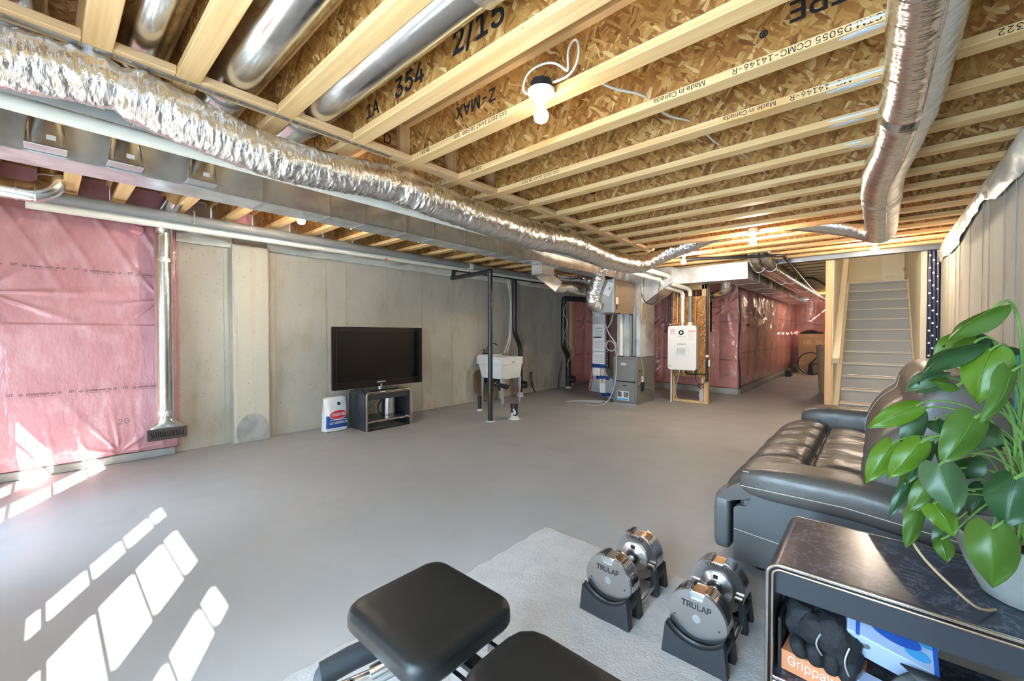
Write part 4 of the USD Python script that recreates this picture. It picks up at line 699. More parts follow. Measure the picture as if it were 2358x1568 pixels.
pe_ = thing('elbow_duct', 'shiny round elbow duct dropping from the square duct beside the gas line', 'duct', (-1.95, 8.0, 2)); part(pe_, 'elbow', tube(round_path([(-1.93, 7.75, 2.18), (-1.95, 7.80, 1.98), (-2.25, 8.05, 1.93)], .10, 6), .075, 24), 'galvanized_round', 30)
for q in (0, 1, 2): part(pe_, 'crimp_ring', cyl((-1.935-.01*q, 7.76+.02*q, 2.12-.05*q), (-1.936-.01*q, 7.762+.02*q, 2.112-.05*q), .0785, 24), 'galvanized_dull', 40)
bd = thing('drop_box', 'small galvanized box and fin hung under the trunk duct above the laundry tub', 'duct box', (-3.5, 4.6, 2)); part(bd, 'box', box(-3.60, -3.42, 4.50, 4.78, 2.07, 2.203, .003), 'galvanized'); part(bd, 'fin', prism([(0, 0), (.45, -.18), (.62, -.02), (.4, .06)], (-3.62, 4.62, 2.06), (0, 1, 0), (0, 0, 1), (1, 0, 0), .02), 'galvanized')
fh = thing('flexible_hose', 'ribbed silver hose looping under the trunk duct to the air exchanger', 'hose', (-3.8, 5.6, 2)); part(fh, 'hose', ribbed([(-3.70, 5.15, 2.03), (-3.80, 5.45, 1.99), (-3.86, 5.8, 2.03), (-3.86, 6.15, 2.0), (-3.84, 6.5, 2.05), (-3.9, 6.75, 2.18), (-4.05, 6.6, 2.27), (-4.1, 6.2, 2.26), (-4.1, 5.8, 2.25), (-3.95, 5.4, 2.24)], .078), 'foil_smooth', 40)

# ------------------------------------------------------------------ black drain stacks, stubs, laundry tub
ds = thing('drain_stack', 'black plastic vent stack standing free on the floor in front of the laundry tub', 'pipe', (-4.13, 4.22, 0))
part(ds, 'riser', cyl((-4.13, 4.22, .01), (-4.13, 4.22, 2.13), .034, 24), 'abs_black', 50); part(ds, 'tee', cyl((-4.13, 4.22, .42), (-4.13, 4.22, .62), .041, 24), 'abs_black', 40); part(ds, 'elbow', ell((-4.13, 4.22, 2.14), (.044, .044, .044)), 'abs_black', True)
part(ds, 'side_arm', tube(round_path([(-4.13, 4.22, .55), (-4.10, 4.33, .52), (-3.92, 4.33, .50)], .05), .031, 16), 'abs_black', 50); part(ds, 'arm_cap', cyl((-3.94, 4.33, .5025), (-3.905, 4.33, .4985), .037, 18), 'abs_black', 40)
part(ds, 'top_arm', tube(round_path([(-4.13, 4.22, 2.14), (-5.25, 4.46, 2.165), (-5.25, 4.50, 2.22), (-5.25, 4.50, 2.29), (-5.25, 4.6, 2.32), (-5.25, 7.95, 2.335)], .07), .032, 18), 'abs_black', 50)
part(ds, 'residue', lathe([(0, .0), (.075, 0), (.06, .006), (.04, .012), (0, .012)], (-4.13, 4.22, 0), 18), 'white_residue')
d2 = thing('drain_stack', 'black plastic stack on the wall behind the laundry tub with an offset and cleanout', 'pipe', (-5.3, 6.1, 0))
part(d2, 'riser', tube(round_path([(-5.30, 6.09, 2.33), (-5.30, 6.09, 1.28), (-5.33, 6.30, 1.0), (-5.33, 6.30, .03)], .10), .045, 20), 'abs_black', 50); part(d2, 'cleanout', cyl((-5.30, 6.30, .24), (-5.20, 6.34, .24), .07, 24), 'abs_black', 40); part(d2, 'coupling', cyl((-5.33, 6.30, .30), (-5.33, 6.30, .40), .053, 20), 'abs_black', 40); part(d2, 'residue', lathe([(0, 0), (.07, 0), (.05, .09), (0, .09)], (-5.33, 6.30, 0), 14), 'white_residue')
d3 = thing('drain_stack', 'thick black plastic stack with spiralling wire at the far end of the concrete wall', 'pipe', (-5.35, 7.9, 0))
part(d3, 'riser', tube(round_path([(-5.05, 8.3, 2.04), (-5.35, 7.87, 2.06), (-5.36, 7.87, 1.95), (-5.36, 7.86, .95), (-5.33, 8.02, .74), (-5.33, 8.02, .03)], .09), .058, 22), 'abs_black', 50); part(d3, 'cleanout', cyl((-5.30, 8.02, .20), (-5.17, 8.06, .21), .082, 24), 'abs_black', 40); part(d3, 'coupling', cyl((-5.33, 8.02, .28), (-5.33, 8.02, .36), .066, 20), 'abs_black', 40); part(d3, 'residue', lathe([(0, 0), (.075, 0), (.064, .04), (0, .04)], (-5.33, 8.02, 0), 14), 'white_residue')
part(d3, 'wire', tube(spline([(-5.27, 7.86, 1.95), (-5.30, 7.80, 1.7), (-5.29, 7.93, 1.5), (-5.30, 7.80, 1.2), (-5.24, 8.0, .98), (-5.25, 8.10, .80), (-5.28, 7.95, .62), (-5.30, 7.93, .5)], 110), .006, 5), 'pvc_white', 50); part(d3, 'cable', tube(spline([(-5.42, 7.90, .6), (-5.46, 7.84, .35), (-5.47, 7.80, .02)], 30), .011, 6), 'abs_black', 50)
wc = thing('wall_cable', 'short black cable curling out of the concrete wall by the floor', 'cable', (-5.5, 6.9, 0)); part(wc, 'cable', tube(spline([(-5.53, 6.90, .40), (-5.51, 6.88, .30), (-5.50, 6.90, .15), (-5.50, 6.99, .01)], 40), .013, 8), 'abs_black', 50); part(wc, 'cable_cap', cyl((-5.53, 6.90, .39), (-5.53, 6.90, .44), .02, 10), 'abs_black', 40); part(wc, 'pink_tag', box(-5.50, -5.49, 6.96, 7.01, .14, .26), 'label_pink')
cl = thing('white_cable', 'pair of white plastic tubes hanging from the ceiling to the laundry tub', 'cable', (-5.3, 6, 1)); part(cl, 'tube_a', tube(spline([(-5.34, 5.92, 2.33), (-5.36, 6.03, 2.0), (-5.38, 6.06, 1.5), (-5.38, 5.98, 1.05), (-5.40, 5.90, .88)], 60), .014, 8), 'pvc_white', 50); part(cl, 'tube_b', tube(spline([(-5.33, 5.97, 2.33), (-5.36, 6.06, 2.0), (-5.37, 6.08, 1.5), (-5.37, 6.02, 1.05), (-5.38, 5.96, .88)], 60), .012, 8), 'pvc_white', 50)
s1 = thing('floor_stub', 'thin capped black pipe stub rising from the floor beside the laundry tub', 'pipe stub', (-4.85, 4.706, 0)); part(s1, 'pipe_run', cyl((-4.85, 4.706, .0), (-4.85, 4.706, .22), .030, 20), 'abs_black', 50); part(s1, 'cap', cyl((-4.85, 4.706, .185), (-4.85, 4.706, .235), .036, 20), 'abs_black', 40); part(s1, 'residue', lathe([(0, 0), (.05, 0), (.036, .03), (0, .03)], (-4.85, 4.706, 0), 14), 'white_residue')
s2 = thing('floor_stub', 'thick black pipe stub smeared with white residue in front of the laundry tub', 'pipe stub', (-3.99, 4.583, 0)); part(s2, 'pipe_run', cyl((-3.99, 4.583, 0), (-3.99, 4.583, .22), .050, 24), 'abs_black', 50); part(s2, 'cap', cyl((-3.99, 4.583, .165), (-3.99, 4.583, .228), .058, 24), 'abs_black', 40)
part(s2, 'residue', cat(lathe([(0, 0), (.095, 0), (.06, .015), (.053, .05), (0, .05)], (-3.99, 4.583, 0), 18), ell((-3.95, 4.545, .10), (.022, .018, .035)), ell((-3.965, 4.54, .14), (.016, .014, .02)), ell((-3.99, 4.535, .07), (.02, .012, .03))), 'white_residue')
lt = thing('laundry_tub', 'white plastic laundry tub on grey steel legs against the concrete wall', 'laundry sink', (-5.18, 5.55, 0))
def ring(x0, x1, y0, y1, z): return np.array([(x0, y0, z), (x1, y0, z), (x1, y1, z), (x0, y1, z)])
def shell(rings):
    V = np.vstack(rings); f = []
    for k in range(len(rings)-1):
        for j in range(4): a, b = 4*k+j, 4*k+(j+1) % 4; f += [(a, b, b+4), (a, b+4, a+4)]
    e = 4*(len(rings)-1); f += [(0, 2, 1), (0, 3, 2), (e, e+1, e+2), (e, e+2, e+3)]
    m_ = trimesh.Trimesh(V, f, process=False); m_.fix_normals(); return m_
TX, TX_, TY, TY_ = -5.48, -4.865, 5.27, 5.82
part(lt, 'basin', shell([ring(TX+.07, TX_-.03, TY+.035, TY_-.035, .455), ring(TX+.02, TX_-.012, TY+.01, TY_-.01, .70), ring(TX, TX_-.003, TY, TY_, .71), ring(TX, TX_, TY, TY_, .835), ring(TX+.10, TX_-.02, TY+.02, TY_-.02, .835), ring(TX+.12, TX_-.05, TY+.06, TY_-.06, .50), ]), 'tub_white')
part(lt, 'ledge', box(TX, TX+.11, TY, TY_, .80, .875, .008), 'tub_white'); part(lt, 'rim', [box(TX_-.022, TX_+.006, TY, TY_, .80, .840, .004), box(TX+.1, TX_, TY-.006, TY+.022, .80, .840, .004), box(TX+.1, TX_, TY_-.022, TY_+.006, .80, .840, .004)], 'tub_white')
part(lt, 'side_lip', box(TX-.02, -5.28, TY-.012, TY+.02, .70, .845, .006), 'tub_white'); part(lt, 'lettering', text('MUSTEE', .022, (TX_+.001, 5.52, .735), (0, 1, 0), (0, 0, 1), True, .09), 'print_grey')
for x, y in ((TX+.09, TY+.05), (TX_-.05, TY+.05), (TX_-.05, TY_-.05), (TX+.09, TY_-.05)):
    sx = 1 if x > -5.2 else -1; sy = 1 if y > 5.5 else -1
    part(lt, 'leg', cat(prism([(0, .015), (.022, .015), (.05, .47), (-.028, .47)], (x-.01, y+sy*.02, 0), (1, 0, 0), (0, 0, 1), (0, 1, 0), .004), prism([(0, .015), (.022, .015), (.05, .47), (-.028, .47)], (x+sx*.02, y-.01, 0), (0, 1, 0), (0, 0, 1), (1, 0, 0), .004)), 'steel_grey_paint'); part(lt, 'foot', cyl((x+.005, y+.005, 0), (x+.005, y+.005, .02), .022, 12), 'brushed_steel', 40)
part(lt, 'faucet', cat(box(TX+.03, TX+.09, 5.36, 5.52, .875, .90, .006), tube(spline([(TX+.06, 5.44, .89), (TX+.065, 5.45, .98), (TX+.11, 5.48, 1.06), (TX+.20, 5.52, 1.07), (TX+.24, 5.54, 1.03)], 40), .011, 10), cyl((TX+.06, 5.38, .90), (TX+.06, 5.38, .95), .014, 10), cyl((TX+.06, 5.50, .90), (TX+.06, 5.50, .95), .014, 10), box(TX+.05, TX+.07, 5.33, 5.41, .95, .963)), 'abs_black', 40); part(lt, 'trap', tube(round_path([(-5.15, 5.55, .45), (-5.15, 5.55, .25), (-5.22, 5.58, .20), (-5.28, 5.62, .30), (-5.40, 5.75, .34)], .05), .022, 12), 'abs_black', 50); part(lt, 'crossbar', box(TX+.1, TX+.12, TY+.06, TY_-.06, .36, .43), 'abs_black')
single('octagon_board', turn(prism([(-.40, -.16), (-.17, -.34), (.17, -.34), (.40, -.16), (.40, .16), (.17, .34), (-.17, .34), (-.40, .16)], (-5.46, 5.62, .35), (0, 1, 0), (0, 0, 1), (-1, 0, 0), .012), -.17, (0, 1, 0), (-5.47, 5.6, 0)), 'board_brown', 'brown octagonal board leaning on the wall behind the laundry tub', 'board')
sb = thing('gypsum_scrap', 'offcut of red and white printed board leaning in the corner beside the return duct', 'board', (-4.7, 7.9, 0)); sc_ = lambda ms: [turn(q, .18, (0, 1, 0), (-4.6, 7.9, 0)) for q in ms]
part(sb, 'sheet', sc_([box(-4.72, -4.36, 7.9, 7.915, 0, .58)]), 'clear_grey'); part(sb, 'red_edge', sc_([box(-4.725, -4.665, 7.893, 7.90, .02, .52)]), 'label_red'); part(sb, 'edge_lettering', sc_([text('CHECK ZONE', .035, (-4.683, 7.892, .06), (0, 0, 1), (-1, 0, 0), True, .40)]), 'label_white'); part(sb, 'orange_print', sc_([box(-4.55, -4.43, 7.893, 7.9, .28, .36), box(-4.53, -4.43, 7.893, 7.9, .16, .20)]), 'paint_orange')

# ------------------------------------------------------------------ television, its stand, charcoal, chimney
tv = thing('television', 'large black flat television standing on the black console by the wall', 'television', (-5.05, 3.03, .5))
VX, VY0, VY1, VZ0, VZ1 = -5.02, 2.352, 3.690, .545, 1.340
part(tv, 'bezel', prism(rrect(VY1-VY0, VZ1-VZ0, .012).difference(rect(.055, .085, VY1-VY0-.055, VZ1-VZ0-.05)), (VX-.03, VY0, VZ0), (0, 1, 0), (0, 0, 1), (1, 0, 0), .032), 'bezel_black'); part(tv, 'back_shell', box(VX-.075, VX-.028, VY0+.01, VY1-.01, VZ0+.02, VZ1-.02, .02), 'black_plastic'); part(tv, 'screen', box(VX-.03, VX-.008, VY0+.05, VY1-.05, VZ0+.08, VZ1-.045), 'screen_glass')
part(tv, 'inner_line', prism(rect(.052, .082, VY1-VY0-.052, VZ1-VZ0-.047).difference(rect(.056, .086, VY1-VY0-.056, VZ1-VZ0-.051)), (VX+.002, VY0, VZ0), (0, 1, 0), (0, 0, 1), (1, 0, 0), .001), 'rubber_black'); part(tv, 'brand_lettering', text('SAMSUNG', .016, (VX+.0025, 2.955, VZ0+.055), (0, 1, 0), (0, 0, 1), True, .13), 'label_white')
part(tv, 'stand_neck', cyl((VX-.03, 3.02, .505), (VX-.03, 3.02, .58), .035, 20), 'chrome', 40); part(tv, 'stand_base', prism(affinity.scale(Point(0, 0).buffer(1, quad_segs=10), .13, .26), (-5.06, 3.03, .5005), (1, 0, 0), (0, 1, 0), (0, 0, 1), .012), 'screen_glass')
def console(name, label, cx, cy, rot, w=.675, d=.46, h=.50):
    """a low unit with rounded upper edges, metal trims and a shelf; its front faces -y before turning by rot"""
    t = thing(name, label, 'tv stand', (cx, cy, 0)); T = lambda ms: turn(cat(ms), rot, (0, 0, 1), (cx, cy, 0)) if not isinstance(ms, trimesh.Trimesh) else turn(ms, rot, (0, 0, 1), (cx, cy, 0))
    x0, x1, y0, y1, R, th = cx-w/2, cx+w/2, cy-d/2, cy+d/2, .042, .022
    q = np.linspace(0, PI/2, 8); outer = [(0, 0)]+[(R-R*math.cos(a), h-R+R*math.sin(a)) for a in q]+[(w-R+R*math.sin(a), h-R+R*math.cos(a)) for a in q]+[(w, 0)]
    P = Polygon(outer); inner = affinity.translate(P, 0, -.001).buffer(-th, join_style=1).union(rect(th, -1, w-th, h*.6)); hoop = P.difference(inner)
    part(t, 'carcass', T(prism(hoop, (x0, y0+.004, 0), (1, 0, 0), (0, 0, 1), (0, 1, 0), d-.008)), 'console_black', 30)
    part(t, 'top_sheet', T(box(x0+R*.8, x1-R*.8, y0+.012, y1-.012, h-.002, h+.0012)), 'console_top_marble', label='dark blue black marbled laminate top')
    for k, yy in enumerate((y0, y1)):
        s = -1 if k == 0 else 1
        for rr, off in ((.0055, .003), (.004, th-.004)):
            L = [(x0+off, yy, .0)]+[(x0+off+(R-off)*(1-math.cos(a)), yy, h-R+(R-off)*math.sin(a)) for a in q]+[(x1-R+(R-off)*math.sin(a), yy, h-R+(R-off)*math.cos(a)) for a in q]+[(x1-off, yy, .0)]
            part(t, 'metal_trim', T(tube(np.array(L), rr, 8)), 'chrome' if off < .01 else 'trim_gold', 50)
        part(t, 'trim_core', T(prism(P.difference(P.buffer(-th, join_style=1)).intersection(rect(-1, .001, 2, 2)), (x0, yy, 0), (1, 0, 0), (0, 0, 1), (0, -s, 0), .006)), 'bezel_black')
    part(t, 'shelf', T(box(x0+th, x1-th, y0+.006, y1-.006, .105, .127)), 'console_top_marble', label='marbled lower shelf'); part(t, 'shelf_trim', T(cyl((x0+th, y0+.003, .1235), (x1-th, y0+.003, .1235), .005, 8)), 'chrome', 50); part(t, 'shelf_trim', T(cyl((x0+th, y0+.003, .1085), (x1-th, y0+.003, .1085), .004, 8)), 'trim_gold', 50)
    part(t, 'apron', T(box(x0+th, x1-th, y0+.020, y0+.036, h-.105, h-th)), 'console_black'); part(t, 'back_rail', T(box(x0+th, x1-th, y1-.02, y1-.012, h-.07, h-th)), 'console_black')
    return t
console('television_stand', 'low black console with metal trim under the television', -5.075, 3.04, PI/2)
cs = thing('chimney_starter', 'perforated metal charcoal chimney standing on the shelf under the television', 'chimney starter', (-5.02, 3.12, .128))
part(cs, 'can', lathe([(.095, 0), (.095, .275), (.090, .275), (.090, .004), (0, .004), (0, 0)], (-5.02, 3.12, .128), 40), 'brushed_steel', 40)
sl_ = []
for k in range(26):
    a = 2*PI*k/26; c, s_ = math.cos(a), math.sin(a); sl_.append(prism(rect(-.005, 0, .005, .034), (-5.02+.0953*c, 3.12+.0953*s_, .140), (-s_, c, 0), (0, 0, 1), (c, s_, 0), .0006))
for k in range(10):
    a = 2*PI*k/10+.2; c, s_ = math.cos(a), math.sin(a)
    for z in (.255, .285, .315): sl_.append(prism(Point(0, 0).buffer(.006, quad_segs=3), (-5.02+.0953*c, 3.12+.0953*s_, z), (-s_, c, 0), (0, 0, 1), (c, s_, 0), .0006))
part(cs, 'vent_hole', sl_, 'black_plastic', kind='stuff'); part(cs, 'handle', tube(spline([(-5.0, 3.025, .17), (-4.99, 2.97, .20), (-4.99, 2.955, .30), (-5.0, 3.02, .37)], 30), .010, 8), 'black_plastic', 50); part(cs, 'grip_wire', tube([(-5.1, 2.86, .25), (-5.06, 3.0, .36)], .003, 5), 'brushed_steel', 50)
cb = thing('charcoal_bag', 'white and blue charcoal bag standing on the floor beside the television stand', 'bag', (-5.25, 2.50, 0)); BY0, BY1, BX0, BX1 = 2.335, 2.640, -5.34, -5.19
def bagf(u, v):
    a = u*2*PI; c, s_ = np.cos(a), np.sin(a); e = .42; sq = lambda q: np.sign(q)*np.abs(q)**e
    nse = .010*(meshkit.fbm(np.stack([c*3, s_*3, v*6], -1), 4, 31)-.5)*2
    th_ = .075*(1-v**3*.82)+nse; w_ = .153*(1-.07*v)+nse*.6
    return -5.262+th_*sq(c)+.012*v, 2.4875+w_*sq(s_), .003+.432*v+.010*np.sin(a*2+1)*v
u, v = np.meshgrid(np.linspace(0, 1, 64, endpoint=False), np.linspace(0, 1, 40), indexing='ij'); Pb = np.stack(bagf(u, v), -1); V = Pb.reshape(-1, 3); f = []
for i in range(64):
    for j in range(39): a_, b_ = i*40+j, ((i+1) % 64)*40+j; f += [(a_, b_, b_+1), (a_, b_+1, a_+1)]
k0 = len(V); V = np.vstack([V, Pb[:, 0].mean(0), Pb[:, -1].mean(0)]); f += [(k0, ((i+1) % 64)*40, i*40) for i in range(64)]+[(k0+1, i*40+39, ((i+1) % 64)*40+39) for i in range(64)]
bag = trimesh.Trimesh(V, f, process=False); bag.fix_normals(); part(cb, 'sack', bag, 'bag_white', True)
BF = -5.176
def bagfront(poly, d, mat, nm, lbl=None): # printed areas wrapped on the front of the sack
    m_ = prism(poly, (BF-.03, 2.4875, 0), (0, 1, 0), (0, 0, 1), (1, 0, 0), .03)
    m_ = m_.subdivide_to_size(.02); y, z = m_.vertices[:, 1], m_.vertices[:, 2]; v_ = np.clip((z-.003)/.432, 0, 1)
    yy = np.clip(np.abs(y-2.4875)/(.153*(1-.07*v_)), 0, .999); c = (1-yy**(2/.42))**(.42/2)
    xs = -5.262+.075*(1-v_**3*.82)*c+.012*v_; front = m_.vertices[:, 0] > BF-.015
    m_.vertices[:, 0] = np.where(front, xs+.009+d, xs-.012); part(cb, nm, m_, mat, label=lbl)
bagfront(rect(-.137, .05, .137, .205), .001, 'bag_blue', 'blue_band'); bagfront(affinity.rotate(affinity.scale(Point(0, 0).buffer(1), .118, .052), 4), .0, 'bag_white', 'x') if False else None
ovl = lambda a, b: affinity.translate(affinity.rotate(affinity.scale(Point(0, 0).buffer(1, quad_segs=12), a, b), 3), .015, .215)
bagfront(ovl(.118, .060), .002, 'label_white', 'badge_rim'); bagfront(ovl(.110, .053), .003, 'bag_red', 'badge')
part(cb, 'lettering', text('KINGSFORD', .034, (BF+.012, 2.412, .200), (0, 1, .03), (0, 0, 1), True, .178), 'label_white'); part(cb, 'lettering', text('LES ORIGINALES', .030, (BF+.012, 2.378, .098), (0, 1, .03), (0, 0, 1), True, .235), 'label_white'); part(cb, 'small_print', box(BF+.011, BF+.012, 2.385, 2.60, .148, .156), 'label_white')
part(cb, 'emblem', lathe([(0, 0), (.020, 0), (.020, .004), (0, .004)], (-5.190, 2.51, .355), 16, 'x'), 'print_black')
rc = thing('remote_control', 'slim black remote lying on the television stand top', 'remote', (-4.93, 2.88, .502)); part(rc, 'body', box(-4.95, -4.915, 2.80, 2.95, .5015, .517, .004), 'black_plastic')

# ------------------------------------------------------------------ bare bulb lamps and the ceiling cable
def lamp(label, x, y, box_dark=True, zc=ZJ-.002, glow='bulb_glow'):
    t = thing('ceiling_lamp', label, 'lamp', (x, y, zc-.14))
    part(t, 'outlet_box', lathe([(0, .0), (.052, 0), (.052, .045), (0, .045)], (x, y, zc), 8), 'black_plastic' if box_dark else 'porcelain'); part(t, 'lampholder', lathe([(.066, .0), (.064, -.012), (.050, -.020), (.028, -.034), (.023, -.060), (0, -.060), (0, 0)], (x, y, zc), 40), 'porcelain', 40)
    part(t, 'bulb_neck', lathe([(.014, -.058), (.020, -.078), (.024, -.09), (0, -.09)], (x, y, zc), 24), 'porcelain', 40); part(t, 'bulb', lathe([(0, -.152), (.016, -.149), (.029, -.140), (.0365, -.122), (.0345, -.105), (.024, -.088), (.020, -.08), (0, -.08)], (x, y, zc), 28), glow, True); part(t, 'screw', [ell((x+.045, y-.02, zc-.019), (.005, .005, .003), 1), ell((x-.045, y-.02, zc-.019), (.005, .005, .003), 1)], 'brass')
    return t
la = lamp('bare bulb lamp nearest the viewer, with a looped white cable beside it', -1.222, 1.60, glow='bulb_glow_soft')
part(la, 'cable_loop', tube(spline([(-1.275, 1.60, 2.425), (-1.31, 1.58, 2.44), (-1.29, 1.57, 2.50), (-1.22, 1.58, 2.53), (-1.12, 1.60, 2.50), (-1.085, 1.62, 2.47), (-1.08, 1.62, 2.56), (-1.05, 1.63, 2.60), (-1.03, 1.63, 2.54), (-1.07, 1.63, 2.46), (-1.16, 1.61, 2.44)], 140), .0055, 8), 'pvc_white', 50)
lamp('bare bulb lamp halfway along the ceiling, nearest the water heater and passage', -1.075, 5.42, False); lamp('bare bulb lamp in front of the stair opening', -.02, 6.88); lamp('bare bulb lamp above the water heater vents', -2.12, 6.20, False); lamp('bare bulb lamp seen between the trunk duct and the grey pipe', -4.02, 1.60, False)
up_ = lamp('bare bulb lamp on the ceiling above the stair landing', .0, 9.9, False, 4.898)
lamp('bare bulb lamp deep in the passage behind the stair wall', -.80, 14.5, False)
cbx = thing('ceiling_cable', 'thin white electrical cable threaded through the joist webs behind the nearest lamp', 'cable', (-.9, 2.3, 2.55)); part(cbx, 'cable', tube(spline([(-1.05, 1.70, 2.50), (-1.0, 1.9, 2.48), (-.93, 2.1, 2.50), (-.90, 2.35, 2.49), (-.84, 2.55, 2.51), (-.80, 2.9, 2.50), (-.72, 3.3, 2.52), (-.66, 4.2, 2.52)], 90), .006, 6), 'pvc_white', 50)

# ------------------------------------------------------------------ passage: carton, bicycle, bin
cx_ = thing('carton', 'tall brown television carton standing at the end of the passage', 'carton', (-1.2, 16.1, 0)); part(cx_, 'box', box(-1.86, -.66, 16.0, 16.25, 0, 1.26, .006), 'cardboard'); part(cx_, 'lettering', text('LG', .11, (-1.72, 15.999, .93), (1, 0, 0), (0, 0, 1), True), 'beige_ink'); part(cx_, 'lettering', text('OLED', .11, (-1.40, 15.999, .93), (1, 0, 0), (0, 0, 1), True), 'beige_ink'); part(cx_, 'small_lettering', [text('OLED', .045, (-1.62, 15.999, 1.17), (1, 0, 0), (0, 0, 1)), text('65CX', .035, (-1.72, 15.999, .83), (1, 0, 0), (0, 0, 1))], 'beige_ink')
single('dark_bundle', slab(lambda u, v: (-1.84+.62*u, 16.0+.22*v, 1.272+.09*np.sin(u*PI)**.6*np.sin(v*PI)**.4*(.6+.5*meshkit.noise(np.stack([u*5, v*3, u*0], -1), 8))), 30, 14, [0, 0, -.012]), 'glove_black', 'dark bundle of cloth lying on top of the tall carton', 'bundle', True)
bi = thing('bicycle', 'black bicycle leaning in front of the carton, half hidden by the bin', 'bicycle', (-1.5, 15.6, 0)); C1 = np.array([-1.50, 15.62, .345])
def wheel(c, d):
    d = np.array(d); a = np.linspace(0, 2*PI, 60); R_ = .335; p = c+R_*(np.cos(a)[:, None]*d+np.sin(a)[:, None]*[0, 0, 1.])
    part(bi, 'tyre', tube(p, .014, 8, False), 'rubber_black', True); part(bi, 'rim', tube(c+(R_-.022)*(np.cos(a)[:, None]*d+np.sin(a)[:, None]*[0, 0, 1.]), .009, 6, False), 'brushed_steel', True)
    part(bi, 'spoke', [cyl(c, c+(R_-.03)*(math.cos(t)*d+math.sin(t)*np.array([0, 0, 1.])), .0018, 4) for t in np.linspace(0, 2*PI, 24, endpoint=False)], 'brushed_steel', kind='stuff'); part(bi, 'hub', ell(c, (.03, .03, .03), 1), 'black_plastic', True)
D = np.array([.995, -.10, 0]); wheel(C1, D); wheel(C1+D*1.0, D)
P_ = lambda a, z: C1+D*a+np.array([0, 0, z]); part(bi, 'frame', [cyl(P_(0, 0), P_(.30, .38), .014, 8), cyl(P_(0, 0), P_(.42, -.06), .013, 8), cyl(P_(.42, -.06), P_(.28, .46), .018, 8), cyl(P_(.30, .38), P_(.85, .42), .018, 8), cyl(P_(.42, -.06), P_(.86, .38), .02, 8), cyl(P_(.84, .46), P_(1.0, 0), .014, 8)], 'black_plastic', 40); part(bi, 'saddle', pillow(C1[0]+.12, C1[0]+.42, C1[1]-.09, C1[1]+.05, .84, .90, .6), 'rubber_black', True); part(bi, 'handlebar', cyl(P_(.80, .55)+[0, -.2, 0], P_(.80, .55)+[0, .2, 0], .014, 8), 'black_plastic', 40); part(bi, 'rear_stand', prism([(-.08, 0), (.08, 0), (.04, .34), (-.04, .34)], C1+[0, -.05, -.345], D, (0, 0, 1), (0, -1, 0), .03), 'black_plastic')
bn = thing('waste_bin', 'beige plastic waste bin standing in the passage behind the bare post', 'bin', (-.72, 10.95, 0)); part(bn, 'body', lathe([(0, 0), (.155, 0), (.165, .02), (.225, .93), (.232, .97), (.222, .975), (.215, .93), (.15, .03), (0, .03)], (-.735, 10.95, 0), 36), 'bin_beige', 40); part(bn, 'lid_rim', lathe([(.228, .955), (.236, .965), (.236, .985), (.0, 1.0), (0, .97)], (-.735, 10.95, 0), 36), 'bin_beige', 40)
bx_ = thing('floor_crate', 'dark small crate on the floor at the passage wall', 'crate', (-1.95, 14.6, 0)); part(bx_, 'body', box(-2.0, -1.86, 14.4, 14.8, 0, .18, .01), 'rubber_black')
hc = thing('cable_bundle', 'dark bundle of cables hanging from the passage ceiling by the stairs', 'cable', (-.9, 11, 2.3))
for k in range(3): part(hc, 'cable', tube(spline([(-1.1+.05*k, 10.4, 2.41), (-.9+.04*k, 11.0, 2.36-.03*k), (-.78, 11.5, 2.25+.02*k), (-.76+.03*k, 11.9, 2.33), (-.70, 12.2, 2.40)], 50), .014, 6), 'abs_black', 50)

# ------------------------------------------------------------------ leather sofa
so = thing('sofa', 'grey brown leather recliner sofa with pale stitching beside the potted plant', 'sofa', (-.05, 3.4, 0))
SY0, SY1 = 2.40, 4.20                      # near side panel, inner face of the far arm
pan = Polygon([(-.555, .06), (.52, .06), (.52, .40), (-.47, .425), (-.485, .375), (-.50, .355), (-.535, .35), (-.555, .335)]).buffer(-.012).buffer(.012)
part(so, 'side_panel', prism(pan, (0, SY0+.05, 0), (1, 0, 0), (0, 0, 1), (0, -1, 0), .05), 'leather_side', 30, 'smooth grey leather side panel'); part(so, 'base', box(-.53, .52, SY0+.02, SY1+.25, .05, .40, .02), 'leather_side')
part(so, 'foot', [cyl((x, y, 0), (x, y, .06), .025, 10) for x in (-.45, .42) for y in (SY0+.12, SY1+.1)], 'black_plastic', 40)
part(so, 'panel_stitch', tube([(-.55, SY0-.002, .225), (-.30, SY0-.002, .205), (-.05, SY0-.002, .195), (.3, SY0-.002, .19)], .0022, 5), 'thread')
# seat and footrest: one padded skin that rolls over the front edge, channelled across
prof = spline([(.12, .475), (-.05, .487), (-.20, .497), (-.265, .492), (-.34, .512), (-.43, .512), (-.50, .490), (-.555, .445), (-.605, .38), (-.632, .28), (-.632, .17), (-.615, .075)], 90)
tn = np.gradient(prof, axis=0); tn /= np.linalg.norm(tn, axis=1, keepdims=True); nr = np.stack([tn[:, 1], -tn[:, 0]], 1); nr = nr if nr[10, 1] > 0 else -nr
def seatf(u, v):
    k = u*(len(prof)-1); i0 = np.clip(k.astype(int), 0, len(prof)-2); w = k-i0
    p = prof[i0]*(1-w[..., None])+prof[i0+1]*w[..., None]; q = nr[i0]
    y = SY0+.16+(SY1-SY0-.15)*v; nch = 5.0; chn = np.abs(np.sin(v*PI*nch))**.38; front = 1/(1+np.exp(-(u-.36)*60))
    off = .034*chn*(.75+.35*front)-.040*np.exp(-((u-.335)/.018)**2)+.008*(meshkit.fbm(np.stack([p[..., 0]*9, y*26, p[..., 1]*9], -1), 3, 41)-.5)*2
    off = off*np.minimum(1, np.minimum(v, 1-v)/.02+.3)
    return p[..., 0]+q[..., 0]*off, y, p[..., 1]+q[..., 1]*off
